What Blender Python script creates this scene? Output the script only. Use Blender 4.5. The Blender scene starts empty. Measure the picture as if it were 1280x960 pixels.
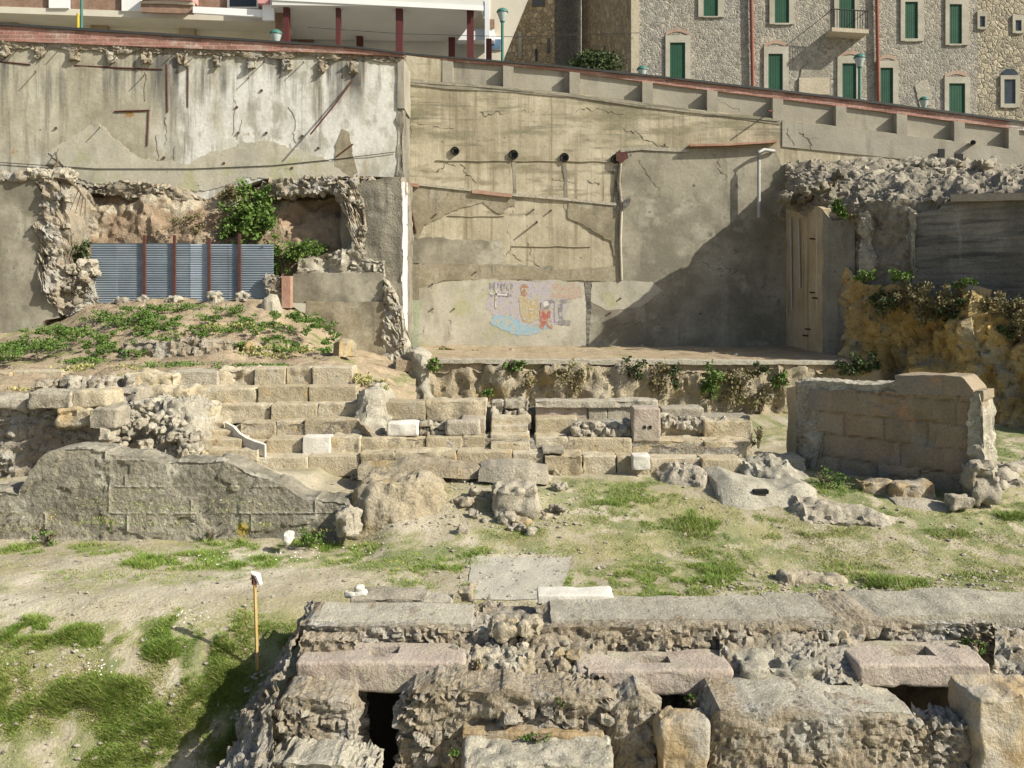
import bpy, math, random
import numpy as np
from mathutils import Vector
random.seed(7); RNG = np.random.default_rng(11)
S = bpy.context.scene
COL = S.collection
F = 1108.0; H = 4.4; HZ = 360.0          # focal length in photo pixels, eye height (m), horizon row

# ------------------------------------------------------------------ measuring helpers
def U(px, py, Y): return np.array([(px-640)/F*Y, Y, H-(py-HZ)/F*Y])
def sm(t): t = np.clip(t, 0, 1); return t*t*(3-2*t)
_T = np.random.default_rng(5).random(65536)
def _h(i, j, k, s):
    i = np.asarray(i).astype(np.int64); j = np.asarray(j).astype(np.int64); k = np.asarray(k).astype(np.int64)
    n = (i*73856093) ^ (j*19349663) ^ (k*83492791) ^ (int(s)*2654435 + 7919)
    return _T[(n ^ (n >> 16)) & 65535]
def vn(P, sc, seed=0):
    Q = P*sc; I = np.floor(Q); f = Q-I; f = f*f*(3-2*f); I = I.astype(np.int64); r = 0
    for a in (0, 1):
        for b in (0, 1):
            for c in (0, 1):
                w = (f[:, 0] if a else 1-f[:, 0])*(f[:, 1] if b else 1-f[:, 1])*(f[:, 2] if c else 1-f[:, 2])
                r = r+w*_h(I[:, 0]+a, I[:, 1]+b, I[:, 2]+c, seed)
    return r*2-1
def fbm(P, sc, o=4, seed=0):
    r = 0; a = .5
    for k in range(o):
        r = r+a*vn(P, sc, seed+k*17); sc *= 2.03; a *= .5
    return r
def voro(P, sc, seed=0):
    Q = P*sc; I = np.floor(Q).astype(np.int64); n = len(P)
    f1 = np.full(n, 9.); f2 = np.full(n, 9.); idr = np.zeros(n)
    for a in (-1, 0, 1):
        for b in (-1, 0, 1):
            for c in (-1, 0, 1):
                x, y, z = I[:, 0]+a, I[:, 1]+b, I[:, 2]+c
                d = np.sqrt((x+_h(x, y, z, seed)-Q[:, 0])**2+(y+_h(x, y, z, seed+1)-Q[:, 1])**2+(z+_h(x, y, z, seed+2)-Q[:, 2])**2)
                new = d < f1
                f2 = np.where(new, f1, np.minimum(f2, d)); f1 = np.where(new, d, f1)
                idr = np.where(new, _h(x, y, z, seed+3), idr)
    return f1, f2, idr

# ------------------------------------------------------------------ mesh helpers
WO = {}
_seed = [100]
def sd():
    _seed[0] += 7; return _seed[0]
def thing(name, label, cat, loc, group=None):
    o = bpy.data.objects.new(name, None); COL.objects.link(o); o.empty_display_size = .2
    o.location = Vector([float(c) for c in loc]); WO[o] = np.array([float(c) for c in loc])
    o['label'] = label; o['category'] = cat
    if group: o['group'] = group
    return o
def tag(o, label, cat, group=None):
    o['label'] = label; o['category'] = cat
    if group: o['group'] = group
    return o
def kind(o, k, label=None, cat=None):
    o['kind'] = k
    if label: o['label'] = label; o['category'] = cat
    return o
def emit(name, V, Fc, mat, parent=None, tone=None, smooth=True, ang=40, mi=None):
    V = np.asarray(V, float)
    if parent is not None: org = WO[parent]
    else:
        mn, mx = V.min(0), V.max(0); org = np.array([(mn[0]+mx[0])/2, (mn[1]+mx[1])/2, mn[2]])
    me = bpy.data.meshes.new(name)
    L = V-org
    if isinstance(Fc, np.ndarray):
        nf, k = Fc.shape
        me.vertices.add(len(L)); me.vertices.foreach_set('co', L.astype(np.float32).ravel())
        me.loops.add(nf*k); me.loops.foreach_set('vertex_index', Fc.astype(np.int32).ravel())
        me.polygons.add(nf); me.polygons.foreach_set('loop_start', np.arange(0, nf*k, k, dtype=np.int32))
        me.update(calc_edges=True)
    else:
        me.from_pydata([tuple(v) for v in L], [], [tuple(int(i) for i in f) for f in Fc])
    me.validate()
    for m in (mat if isinstance(mat, list) else [mat]): me.materials.append(m)
    if mi is not None and len(mi) == len(me.polygons): me.polygons.foreach_set('material_index', np.asarray(mi, np.int32))
    at = me.attributes.new('tone', 'FLOAT', 'POINT')
    if tone is None: tone = random.random()
    at.data.foreach_set('value', np.broadcast_to(np.asarray(tone, np.float32), (len(L),)).astype(np.float32).copy())
    if not smooth: me.polygons.foreach_set('use_smooth', np.zeros(len(me.polygons), bool))
    if smooth:
        me.polygons.foreach_set('use_smooth', np.ones(len(me.polygons), bool))
        if ang: me.set_sharp_from_angle(angle=math.radians(ang))
    o = bpy.data.objects.new(name, me); COL.objects.link(o)
    if parent is not None: o.parent = parent
    else: o.location = Vector([float(c) for c in org])
    WO[o] = org
    return o
def gbox(tu, tv, tw):
    nu, nv, nw = len(tu)-1, len(tv)-1, len(tw)-1
    def ix(u, v, w): return (u*(nv+1)+v)*(nw+1)+w
    fs = []
    def quad(a, b, c, d, rev): fs.append(np.stack([x.ravel() for x in ((d, c, b, a) if rev else (a, b, c, d))], 1))
    u, v = np.meshgrid(np.arange(nu), np.arange(nv), indexing='ij')
    for w, r in ((0, 0), (nw, 1)): quad(ix(u, v, w), ix(u+1, v, w), ix(u+1, v+1, w), ix(u, v+1, w), r)
    w, v = np.meshgrid(np.arange(nw), np.arange(nv), indexing='ij')
    for u, r in ((0, 0), (nu, 1)): quad(ix(u, v, w+1), ix(u, v, w), ix(u, v+1, w), ix(u, v+1, w+1), r)
    u, w = np.meshgrid(np.arange(nu), np.arange(nw), indexing='ij')
    for v, r in ((nv, 0), (0, 1)): quad(ix(u, v, w), ix(u+1, v, w), ix(u+1, v, w+1), ix(u, v, w+1), r)
    fa = np.concatenate(fs); un, inv = np.unique(fa, return_inverse=True)
    fa = inv.reshape(fa.shape)
    w = un % (nw+1); v = (un//(nw+1)) % (nv+1); u = un//((nw+1)*(nv+1))
    return np.stack([tu[u], tv[v], tw[w]], 1), fa
def normals(V, Fa):
    n = np.cross(V[Fa[:, 1]]-V[Fa[:, 0]], V[Fa[:, 2]]-V[Fa[:, 0]])
    N = np.zeros_like(V)
    for k in range(Fa.shape[1]): np.add.at(N, Fa[:, k], n)
    return N/np.maximum(np.linalg.norm(N, axis=1, keepdims=True), 1e-9)
def ts(L, res, r=0):
    n = max(2, int(math.ceil(L/res))); t = np.linspace(0, 1, n+1)
    if r and r/L < .3:
        t = np.unique(np.concatenate([t, [r/L, 1-r/L, .4*r/L, 1-.4*r/L]]))
    return t
# surface reliefs: each takes points and returns (displacement, tone)
def plain(rough=.015, sc=3., seed=0, t0=None, tv=.15):
    def f(P, c=None):
        n = fbm(P, sc, 4, seed); m = fbm(P, sc*.6, 3, seed+5)
        return rough*2*n, np.clip((t0 if t0 is not None else _h(seed, 3, 1, 5)*.7+.15)+tv*2*m, 0, 1)
    return f
def rubble(sc=6., amp=.04, groove=.03, rough=.03, seed=0, mort=.55):
    def f(P, c=None):
        Q = P+np.stack([fbm(P, 3, 2, seed+50), fbm(P, 3, 2, seed+60), fbm(P, 3, 2, seed+70)], 1)*.12
        Q = Q*np.array([1, 1, 1.35])
        a, b, i = voro(Q, sc, seed); a2, b2, i2 = voro(Q, sc*2.3, seed+9)
        e = sm((b-a)/.22); e2 = sm((b2-a2)/.25)
        big = vn(P, 1.6, seed+31) > -.15
        st = np.where(big, e, e2); ii = np.where(big, i, i2)
        mo = sm((fbm(P, 2.6, 3, seed+21)+.12)/.3)      # where the mortar still covers the stones
        k = 1-mort*mo; pit = np.maximum(0, fbm(P, 5.5, 3, seed+22)-.08)
        d = k*(amp*(ii-.5)*1.3*st-groove*.8*(1-st))+rough*2.2*fbm(P, 1.7, 4, seed+3)+amp*.9*fbm(P, 5, 4, seed+23)-amp*1.5*pit+.024*fbm(P, 15, 4, seed+4)-.02*np.maximum(0, fbm(P, 11, 2, seed+41)-.05)*3
        t_ = np.where(st > .35, .2+.75*ii, .15+.12*ii)
        return d, np.clip(t_*(1-mort*.9*mo)+mort*.9*mo*(.52+.5*fbm(P, 6, 3, seed+24))-.5*pit, 0, 1)
    return f
def crag(sc=1.6, amp=.2, seed=0, zs=.55):
    def f(P, c=None):
        Q = P*np.array([1, 1, zs])
        n = fbm(Q, sc, 5, seed); r = 1-2*np.abs(fbm(Q, sc*1.3, 4, seed+8))
        a, b, i = voro(Q+.15*n[:, None], sc*1.8, seed+2)
        d = amp*(1.25*n+.45*(r-.5)+.16*(i-.5)-.14*(1-sm((b-a)/.35))+.3*fbm(P, sc*6, 3, seed+30))
        return d, np.clip(.45+.5*n+.3*(i-.5), 0, 1)
    return f
def wall(name, cols, depth, mat, parent=None, res=.1, rel=None, jag=0, lean=0, ddir=(0, 1, 0), seed=None, smooth=True, ang=40, wres=None, round_=0):
    """slab whose front follows columns (px, py_top, py_bottom, distance)"""
    seed = seed or sd(); c = np.array(cols, float)
    X = np.stack([U(a, b, d) for a, b, _, d in cols]); Xb = np.stack([U(a, b, d) for a, _, b, d in cols])
    s = np.concatenate([[0], np.cumsum(np.linalg.norm((X-Xb*0)[1:, :2]-X[:-1, :2], axis=1))]); L = s[-1]
    hgt = max(np.linalg.norm(X-Xb, axis=1).max(), .05)
    tu, tv, tw = ts(L, res, round_), ts(hgt, res, round_), ts(depth, wres or max(res, depth/40), round_)
    T, Fa = gbox(tu, tv, tw)
    su = T[:, 0]*L
    top = np.stack([np.interp(su, s, X[:, k]) for k in range(3)], 1); bot = np.stack([np.interp(su, s, Xb[:, k]) for k in range(3)], 1)
    if jag:
        q = np.stack([su, su*0, su*0+seed], 1)
        top[:, 2] += jag*(fbm(q, 2.2, 5, seed)*1.3+.5*(voro(q, 3, seed)[2]-.5))
    P = bot+(top-bot)*T[:, 1:2]
    dd = np.array(ddir, float); dd /= np.linalg.norm(dd)
    P = P+dd*(T[:, 2:3]*depth)
    P[:, 1] += lean*(T[:, 1])
    tone = None
    if rel:
        d, tone = rel(P, np.stack([su, T[:, 1]*hgt], 1)); P = P+normals(P, Fa)*d[:, None]
    return emit(name, P, Fa, mat, parent, tone, smooth, ang)
def sheet(name, rows, mat, parent=None, res=.12, rel=None, seed=None):
    """surface through rows of (px, py, distance), first row nearest"""
    R = []
    pxs = np.unique(np.concatenate([[p[0] for p in r] for r in rows])); 
    Lx = (pxs[-1]-pxs[0])/F*np.mean([p[2] for r in rows for p in r])
    n = max(2, int(Lx/res)); gx = np.linspace(pxs[0], pxs[-1], n+1)
    for r in rows:
        a = np.array(r, float)
        R.append(np.stack([U(x, y, d) for x, y, d in zip(gx, np.interp(gx, a[:, 0], a[:, 1]), np.interp(gx, a[:, 0], a[:, 2]))]))
    R = np.stack(R)
    seg = [max(1, int(np.linalg.norm(R[i+1]-R[i], axis=1).mean()/res)) for i in range(len(R)-1)]
    G = []
    for i, k in enumerate(seg):
        for j in range(k): G.append(R[i]+(R[i+1]-R[i])*(j/k))
    G.append(R[-1]); G = np.stack(G); m, w = G.shape[:2]
    P = G.reshape(-1, 3)
    a, b = np.meshgrid(np.arange(m-1), np.arange(w-1), indexing='ij'); i0 = (a*w+b).ravel()
    Fa = np.stack([i0, i0+1, i0+w+1, i0+w], 1)
    tone = None
    if rel:
        d, tone = rel(P); P = P+normals(P, Fa)*d[:, None]
    return emit(name, P, Fa, mat, parent, tone)
def stone(name, c, size, mat, parent=None, r=.03, rough=.012, res=.06, yaw=0, rel=None, seed=None, tone=None, warp=None, ang=45, tilt=0):
    """worn block: c = centre of the base"""
    seed = seed or sd(); sx, sy, sz = size
    T, Fa = gbox(ts(sx, res, r), ts(sz, res, r), ts(sy, res, r))
    hs = np.array([sx, sy, sz])/2
    p = np.stack([(T[:, 0]-.5)*sx, (T[:, 2]-.5)*sy, (T[:, 1]-.5)*sz], 1)
    q = np.clip(p, -(hs-r), hs-r); v = p-q; l = np.linalg.norm(v, axis=1, keepdims=True)
    p = np.where(l > 1e-9, q+v/np.maximum(l, 1e-9)*np.minimum(r, l), p)
    if warp is not None: p = warp(p/hs, p, hs)
    pw = p+np.array(c)+[0, 0, sz/2]
    if rel: d, tn = rel(pw)
    else:
        d = rough*2.4*fbm(pw, 3.2/max(.3, min(1, max(size))), 4, seed)-rough*1.6*np.maximum(0, fbm(pw, 7, 3, seed+9)-.05)*2
        tn = np.clip((tone if tone is not None else random.random()*.8+.1)+.35*fbm(pw, 4, 3, seed+2), 0, 1)
    p = p+normals(p, Fa)*d[:, None]
    cy, sy_ = math.cos(yaw), math.sin(yaw)
    if tilt:
        ct, st = math.cos(tilt), math.sin(tilt)
        p = np.stack([p[:, 0]*ct-p[:, 2]*st, p[:, 1], p[:, 0]*st+p[:, 2]*ct], 1)
    p = np.stack([p[:, 0]*cy-p[:, 1]*sy_, p[:, 0]*sy_+p[:, 1]*cy, p[:, 2]], 1)+np.array(c)+[0, 0, sz/2]
    return emit(name, p, Fa, mat, parent, tn, True, ang)
def block(name, x0, x1, yt, yb, Y, depth, mat, parent=None, **k):
    a, b = U(x0, yb, Y), U(x1, yt, Y)
    return stone(name, ((a[0]+b[0])/2, Y+depth/2, a[2]), (b[0]-a[0], depth, b[2]-a[2]), mat, parent, **k)
def bx(name, x0, x1, yt, yb, Y, depth, mat, parent=None, slope=0):
    """clean box with its front at distance Y; slope = pixel drop per pixel to the right"""
    d = slope*(x1-x0)
    f = [U(x0, yb, Y), U(x1, yb+d, Y), U(x1, yt+d, Y), U(x0, yt, Y)]
    V = np.array(f+[v+[0, depth, 0] for v in f])
    return emit(name, V, [(0, 1, 2, 3), (5, 4, 7, 6), (4, 0, 3, 7), (1, 5, 6, 2), (3, 2, 6, 7), (4, 5, 1, 0)], mat, parent, smooth=False)
def prism(name, base, dz, mat, parent=None):
    n = len(base); V = [np.array(p, float) for p in base]+[np.array(p, float)+[0, 0, dz] for p in base]
    return emit(name, V, [tuple(range(n))[::-1], tuple(range(n, 2*n))]+[(i, (i+1) % n, n+(i+1) % n, n+i) for i in range(n)], mat, parent, smooth=False)
def outline(pts, jag, step, seed):
    r = []; n = len(pts)
    for i in range(n):
        a, b = np.array(pts[i], float), np.array(pts[(i+1) % n], float); L = np.linalg.norm(b-a); k = max(1, int(L/step))
        for j in range(k):
            p = a+(b-a)*j/k
            if jag:
                q = np.array([[p[0]*.05, p[1]*.05, seed]])
                p = p+jag*2.4*np.array([fbm(q, 1.1, 4, seed)[0], fbm(q, 1.1, 4, seed+40)[0]])+jag*1.5*np.array([fbm(q*9, 1.1, 2, seed+3)[0], fbm(q*9, 1.1, 2, seed+43)[0]])
            r.append(p)
    return r
def plate(name, pts, Y, thick, mat, parent=None, jag=1.5, step=3, seed=None, yfun=None):
    import bmesh
    seed = seed or sd(); o2 = outline(pts, jag, step, seed)
    bm = bmesh.new(); fr = [bm.verts.new(U(x, y, yfun(x) if yfun else Y)) for x, y in o2]
    f = bm.faces.new(fr[::-1]); bm.normal_update()
    if f.normal.y > 0: f.normal_flip()
    ex = bmesh.ops.extrude_face_region(bm, geom=[f])
    bmesh.ops.translate(bm, vec=(0, thick, 0), verts=[g for g in ex['geom'] if isinstance(g, bmesh.types.BMVert)])
    bmesh.ops.recalc_face_normals(bm, faces=bm.faces)
    bmesh.ops.triangulate(bm, faces=bm.faces)
    bm.verts.index_update(); V = np.array([v.co[:] for v in bm.verts]); Fc = np.array([[v.index for v in f.verts] for f in bm.faces]); bm.free()
    return emit(name, V, Fc, mat, parent, smooth=False)
def tube_vf(pts, r, n=6):
    pts = [np.array(p, float) for p in pts]; V = []; Fc = []
    for i, p in enumerate(pts):
        d = pts[min(i+1, len(pts)-1)]-pts[max(i-1, 0)]; d = d/np.linalg.norm(d)
        a = np.cross(d, [0, 0, 1.] if abs(d[2]) < .9 else [1., 0, 0]); a /= np.linalg.norm(a); b = np.cross(d, a)
        rr = r[i] if isinstance(r, (list, tuple)) else r
        for k in range(n):
            t = 2*math.pi*k/n; V.append(p+rr*(math.cos(t)*a+math.sin(t)*b))
    for i in range(len(pts)-1):
        for k in range(n): Fc.append((i*n+k, i*n+(k+1) % n, (i+1)*n+(k+1) % n, (i+1)*n+k))
    Fc.append(tuple(range(n))[::-1]); m = (len(pts)-1)*n; Fc.append(tuple(range(m, m+n)))
    return V, Fc
def tube(name, pts, r, mat, parent=None, n=8):
    V, Fc = tube_vf(pts, r, n); return emit(name, V, Fc, mat, parent, ang=50)
def lathe(name, c, prof, mat, parent=None, n=16):
    V = []; Fc = []
    for r, z in prof:
        for k in range(n):
            t = 2*math.pi*k/n; V.append((c[0]+r*math.cos(t), c[1]+r*math.sin(t), c[2]+z))
    for i in range(len(prof)-1):
        for k in range(n): Fc.append((i*n+k, i*n+(k+1) % n, (i+1)*n+(k+1) % n, (i+1)*n+k))
    Fc.append(tuple(range(n))[::-1]); m = (len(prof)-1)*n; Fc.append(tuple(range(m, m+n)))
    return emit(name, V, Fc, mat, parent, ang=40)
def join(lst):
    V = []; Fc = []; o = 0
    for v, f in lst:
        V += list(v); Fc += [tuple(i+o for i in q) for q in f]; o += len(v)
    return V, Fc
def leaves(n, c, rad, size, fall=.5, seed=0, up=0.):
    """n small leaf faces scattered through an ellipsoid with clumps"""
    g = np.random.default_rng(seed)
    k = max(4, n//45)
    cc = g.normal(size=(k, 3)); cc /= np.linalg.norm(cc, axis=1, keepdims=True); cc *= g.random((k, 1))**.4*1.0
    p = cc[g.integers(0, k, n)]+g.normal(size=(n, 3))*.14*(.5+g.random((n, 1)))
    p = p*np.array(rad)+np.array(c)
    a = g.normal(size=(n, 3)); a[:, 2] += up; a /= np.linalg.norm(a, axis=1, keepdims=True)
    b = np.cross(a, g.normal(size=(n, 3))); b /= np.linalg.norm(b, axis=1, keepdims=True)
    s = size*(.6+.8*g.random((n, 1)))
    V = np.stack([p, p+a*s*.5+b*s*.32, p+a*s, p+a*s*.5-b*s*.32], 1).reshape(-1, 3)
    return V, np.arange(4*n).reshape(n, 4), np.repeat(g.random(n), 4)

# ------------------------------------------------------------------ materials
def mat(name, cols, sc=1.5, tone=.0, tonecols=None, streak=None, spots=None, bump=.4, bsc=25, rough=.9, bands=0, patch=None, vor=0, detail=8, mid=.5, width=.22, metal=0, fine=.25, boards=0, mortar=None, zones=None):
    m = bpy.data.materials.new(name); m.use_nodes = True; nt = m.node_tree; nd = nt.nodes; ln = nt.links
    bs = nd['Principled BSDF']; bs.inputs['Roughness'].default_value = rough; bs.inputs['Metallic'].default_value = metal
    bs.inputs['Specular IOR Level'].default_value = .25
    tc = nd.new('ShaderNodeTexCoord'); oi = nd.new('ShaderNodeObjectInfo')
    ad = nd.new('ShaderNodeVectorMath'); ad.operation = 'ADD'; ln.new(tc.outputs['Object'], ad.inputs[0])
    mu = nd.new('ShaderNodeMath'); mu.operation = 'MULTIPLY'; mu.inputs[1].default_value = 53; ln.new(oi.outputs['Random'], mu.inputs[0])
    cx = nd.new('ShaderNodeCombineXYZ'); ln.new(mu.outputs[0], cx.inputs[0]); ln.new(mu.outputs[0], cx.inputs[1]); ln.new(cx.outputs[0], ad.inputs[1])
    co = ad.outputs[0]
    def noise(s, d=8, ro=.6, vec=None, sv=None):
        t = nd.new('ShaderNodeTexNoise'); t.inputs['Scale'].default_value = s; t.inputs['Detail'].default_value = d; t.inputs['Roughness'].default_value = ro
        v = vec or co
        if sv:
            mp = nd.new('ShaderNodeMapping'); mp.inputs['Scale'].default_value = sv; ln.new(v, mp.inputs[0]); v = mp.outputs[0]
        ln.new(v, t.inputs[0]); return t.outputs[0]
    def ramp(src, stops):
        r = nd.new('ShaderNodeValToRGB'); e = r.color_ramp.elements
        while len(e) < len(stops): e.new(.5)
        for q, (p, c) in zip(e, stops): q.position = p; q.color = (*c, 1) if len(c) == 3 else c
        ln.new(src, r.inputs[0]); return r.outputs[0]
    def mix(a, b, f, mode='MIX'):
        x = nd.new('ShaderNodeMix'); x.data_type = 'RGBA'; x.blend_type = mode
        for v, i in ((f, 0), (a, 6), (b, 7)):
            if hasattr(v, 'links'): ln.new(v, x.inputs[i])
            elif i == 0: x.inputs[0].default_value = v
            else: x.inputs[i].default_value = (*v, 1)
        return x.outputs[2]
    def mth(op, a, b=None):
        x = nd.new('ShaderNodeMath'); x.operation = op
        for v, i in ((a, 0), (b, 1)):
            if v is None: continue
            if hasattr(v, 'links'): ln.new(v, x.inputs[i])
            else: x.inputs[i].default_value = v
        return x.outputs[0]
    k = len(cols)
    c = ramp(noise(sc, detail, .62), [(mid-width+2*width*i/max(1, k-1), q) for i, q in enumerate(cols)])
    hs = []
    if tone or tonecols:
        a = nd.new('ShaderNodeAttribute'); a.attribute_name = 'tone'; t = a.outputs['Fac']
        if tonecols: c = mix(ramp(t, [(i/(len(tonecols)-1), q) for i, q in enumerate(tonecols)]), c, 1-tone if tone else .45)
        else:
            v = ramp(t, [(0, (1-tone,)*3), (1, (1+tone*.6,)*3)]); c = mix(c, v, 1., 'MULTIPLY')
    if patch:
        for pc, ps, lo, hi in patch: c = mix(c, pc, ramp(noise(ps, 7, .6), [(lo, (0, 0, 0)), (hi, (1, 1, 1))]))
    if streak:
        for sc_, s, lo, hi in streak: c = mix(c, sc_, ramp(noise(1, 6, .6, None, s), [(lo, (0, 0, 0)), (hi, (1, 1, 1))]))
    if zones:
        sz = nd.new('ShaderNodeSeparateXYZ'); ln.new(tc.outputs['Object'], sz.inputs[0])
        for zc, zx, zz, amt, nsc, lo, hi in zones:
            f = ramp(noise(1, 7, .62, None, nsc), [(lo, (0, 0, 0)), (hi, (1, 1, 1))])
            for ax, rg in ((0, zx), (2, zz)):
                if not rg: continue
                for edge, wdt, sg in ((rg[0], rg[2], 1), (rg[1], rg[2], -1)):
                    q = mth('ADD', mth('DIVIDE', mth('SUBTRACT', sz.outputs[ax], edge) if sg > 0 else mth('SUBTRACT', edge, sz.outputs[ax]), wdt), mth('MULTIPLY', mth('SUBTRACT', noise(.9, 6, .6), .5), amt))
                    cl_ = nd.new('ShaderNodeClamp'); ln.new(q, cl_.inputs[0]); f = mth('MULTIPLY', f, cl_.outputs[0])
            c = mix(c, zc, f)
    if vor:
        vt = nd.new('ShaderNodeTexVoronoi'); vt.inputs['Scale'].default_value = vor
        dn = nd.new('ShaderNodeTexNoise'); dn.inputs['Scale'].default_value = vor*.8; ln.new(co, dn.inputs[0])
        vx = nd.new('ShaderNodeMix'); vx.data_type = 'VECTOR'; vx.inputs[0].default_value = .12; ln.new(co, vx.inputs[4]); ln.new(dn.outputs['Color'], vx.inputs[5])
        ln.new(vx.outputs[1], vt.inputs[0])
        ve = nd.new('ShaderNodeTexVoronoi'); ve.feature = 'DISTANCE_TO_EDGE'; ve.inputs['Scale'].default_value = vor; ln.new(vx.outputs[1], ve.inputs[0])
        sp = nd.new('ShaderNodeSeparateColor'); ln.new(vt.outputs['Color'], sp.inputs[0])
        c = mix(c, ramp(sp.outputs[0], [(0, (.68, .68, .68)), (.6, (1, 1, 1)), (1, (1.3, 1.27, 1.22))]), 1., 'MULTIPLY')
        ed = ramp(ve.outputs[0], [(0, (0, 0, 0)), (.12, (1, 1, 1))]); hs.append((ed, .9))
        c = mix(mortar or cols[0], c, ed)
    if spots:
        for spc, ss, lo, hi in spots: c = mix(c, spc, ramp(noise(ss, 3, .5), [(lo, (0, 0, 0)), (hi, (1, 1, 1))]))
    if fine: c = mix(c, ramp(noise(bsc*1.5, 5, .7), [(.3, (1-fine,)*3), (.7, (1+fine*.8,)*3)]), 1., 'MULTIPLY')
    if boards:      # upright shuttering boards
        w = nd.new('ShaderNodeTexWave'); w.wave_type = 'BANDS'; w.bands_direction = 'X'; w.wave_profile = 'SAW'; w.inputs['Scale'].default_value = boards/3; w.inputs['Distortion'].default_value = .6; w.inputs['Detail'].default_value = 2
        ln.new(co, w.inputs[0]); hs.append((w.outputs['Fac'], .12)); c = mix(c, ramp(w.outputs['Fac'], [(0, (.86, .85, .84)), (.1, (1, 1, 1)), (1, (1.05, 1.05, 1.05))]), 1., 'MULTIPLY')
    if bands:
        w = nd.new('ShaderNodeTexWave'); w.wave_type = 'BANDS'; w.bands_direction = 'Z'; w.inputs['Scale'].default_value = bands; w.inputs['Distortion'].default_value = 5; w.inputs['Detail'].default_value = 4; w.inputs['Detail Scale'].default_value = .5; w.inputs['Detail Roughness'].default_value = .7
        ln.new(co, w.inputs[0]); hs.append((w.outputs['Fac'], .16)); c = mix(c, ramp(w.outputs['Fac'], [(0, (.88, .88, .88)), (.25, (1, 1, 1)), (1, (1.04, 1.04, 1.04))]), 1., 'MULTIPLY')
    ln.new(c, bs.inputs['Base Color'])
    if bump:
        hh = mth('ADD', noise(bsc, 8, .7), mth('MULTIPLY', noise(bsc*.25, 6, .6), 1.6))
        for h_, f_ in hs: hh = mth('ADD', hh, mth('MULTIPLY', h_, f_*2))
        b = nd.new('ShaderNodeBump'); b.inputs['Strength'].default_value = bump; b.inputs['Distance'].default_value = .6/bsc
        ln.new(hh, b.inputs['Height']); ln.new(b.outputs[0], bs.inputs['Normal'])
    return m
def flat(name, c, rough=.6, metal=0, var=.12, sc=6, bump=0):
    lo = tuple(x*(1-var) for x in c); hi = tuple(min(1, x*(1+var)) for x in c)
    return mat(name, [lo, c, hi], sc=sc, rough=rough, metal=metal, bump=bump, bsc=40, fine=.06)
M = {}
grime = (.13, .12, .095)
M['white_conc'] = mat('whitewashed concrete', [(.25, .225, .16), (.36, .33, .25), (.47, .44, .35)], sc=.45, width=.15, detail=12,
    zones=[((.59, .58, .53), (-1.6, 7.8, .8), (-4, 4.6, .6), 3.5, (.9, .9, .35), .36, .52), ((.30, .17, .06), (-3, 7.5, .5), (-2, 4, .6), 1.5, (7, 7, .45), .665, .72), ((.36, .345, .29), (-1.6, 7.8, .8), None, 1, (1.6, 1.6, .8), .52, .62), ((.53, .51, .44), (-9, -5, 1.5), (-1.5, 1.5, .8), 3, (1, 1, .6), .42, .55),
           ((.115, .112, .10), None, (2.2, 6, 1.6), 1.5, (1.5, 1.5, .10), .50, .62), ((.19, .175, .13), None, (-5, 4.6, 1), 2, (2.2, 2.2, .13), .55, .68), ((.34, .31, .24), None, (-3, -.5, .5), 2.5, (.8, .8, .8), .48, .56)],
    spots=[((.30, .17, .06), 1.5, .70, .77), ((.2, .19, .16), 7, .70, .75)], bump=.13, bsc=6, fine=.14)
M['beige_conc'] = mat('board marked concrete', [(.27, .235, .16), (.385, .34, .24), (.475, .43, .32)], sc=.55, width=.17, detail=10, zones=[((.21, .19, .125), (-9, 8, .6), (7.6, 10.4, .9), 2.5, (.35, .35, 1.6), .47, .60), ((.17, .16, .11), (-9, 8, .6), (8.2, 10.6, .6), 2, (.3, .3, 4.5), .56, .66), ((.24, .21, .14), (-9, 2, .6), (5.2, 8, .6), 2, (.5, .5, 2.), .54, .64)],
    streak=[((.22, .185, .12), (4.5, 4.5, .16), .54, .70), ((.50, .45, .34), (5, 5, .25), .58, .72), ((.19, .17, .12), (.35, .35, 3.2), .58, .68)],
    spots=[((.14, .13, .1), 7, .69, .74)], bump=.14, bsc=6, fine=.14, boards=3.2)
M['grey_plaster'] = mat('grey cement render', [(.20, .18, .135), (.28, .255, .195), (.35, .32, .25)], sc=.7, width=.16, streak=[((.17, .155, .12), (1.6, 1.6, .22), .55, .7)], spots=[((.12, .11, .09), 5, .7, .75)], bump=.13, bsc=6, fine=.16, patch=[((.185, .17, .125), .5, .48, .60), ((.37, .345, .27), .8, .54, .66), ((.16, .15, .115), 1.6, .60, .70)])
M['brown_plaster'] = mat('brown stained render', [(.20, .17, .11), (.27, .235, .16), (.34, .30, .22)], sc=.9, streak=[((.18, .16, .12), (3, 3, .3), .55, .7)], patch=[((.34, .31, .23), 1.1, .54, .64), ((.19, .165, .115), .7, .55, .66)], bump=.15, bsc=7)
M['pale_plaster'] = mat('pale painted render', [(.33, .31, .25), (.42, .39, .31), (.49, .46, .38)], sc=.7, patch=[((.36, .35, .22), .8, .55, .66)], spots=[((.2, .18, .14), 5, .7, .76)], bump=.12, bsc=7, fine=.14, streak=[((.30, .275, .21), (1.2, 1.2, .5), .54, .68)])
M['green_paint'] = mat('faded green paint', [(.30, .36, .22), (.36, .39, .26), (.42, .42, .32)], sc=1.2, bump=.3, bsc=18)
M['panel_conc'] = mat('smooth cement panel', [(.24, .22, .175), (.30, .275, .22), (.35, .325, .265)], sc=.7, streak=[((.2, .185, .15), (1.5, 1.5, .3), .56, .7)], bump=.25, bsc=18, fine=.14)
M['dark_conc'] = mat('dark stained concrete', [(.13, .12, .10), (.20, .185, .155), (.29, .27, .225)], sc=.7, width=.18, streak=[((.09, .088, .08), (.4, .4, 3.5), .5, .64), ((.36, .35, .32), (1.4, 1.4, .2), .63, .75)], bump=.7, bsc=12, bands=1.6)
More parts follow.
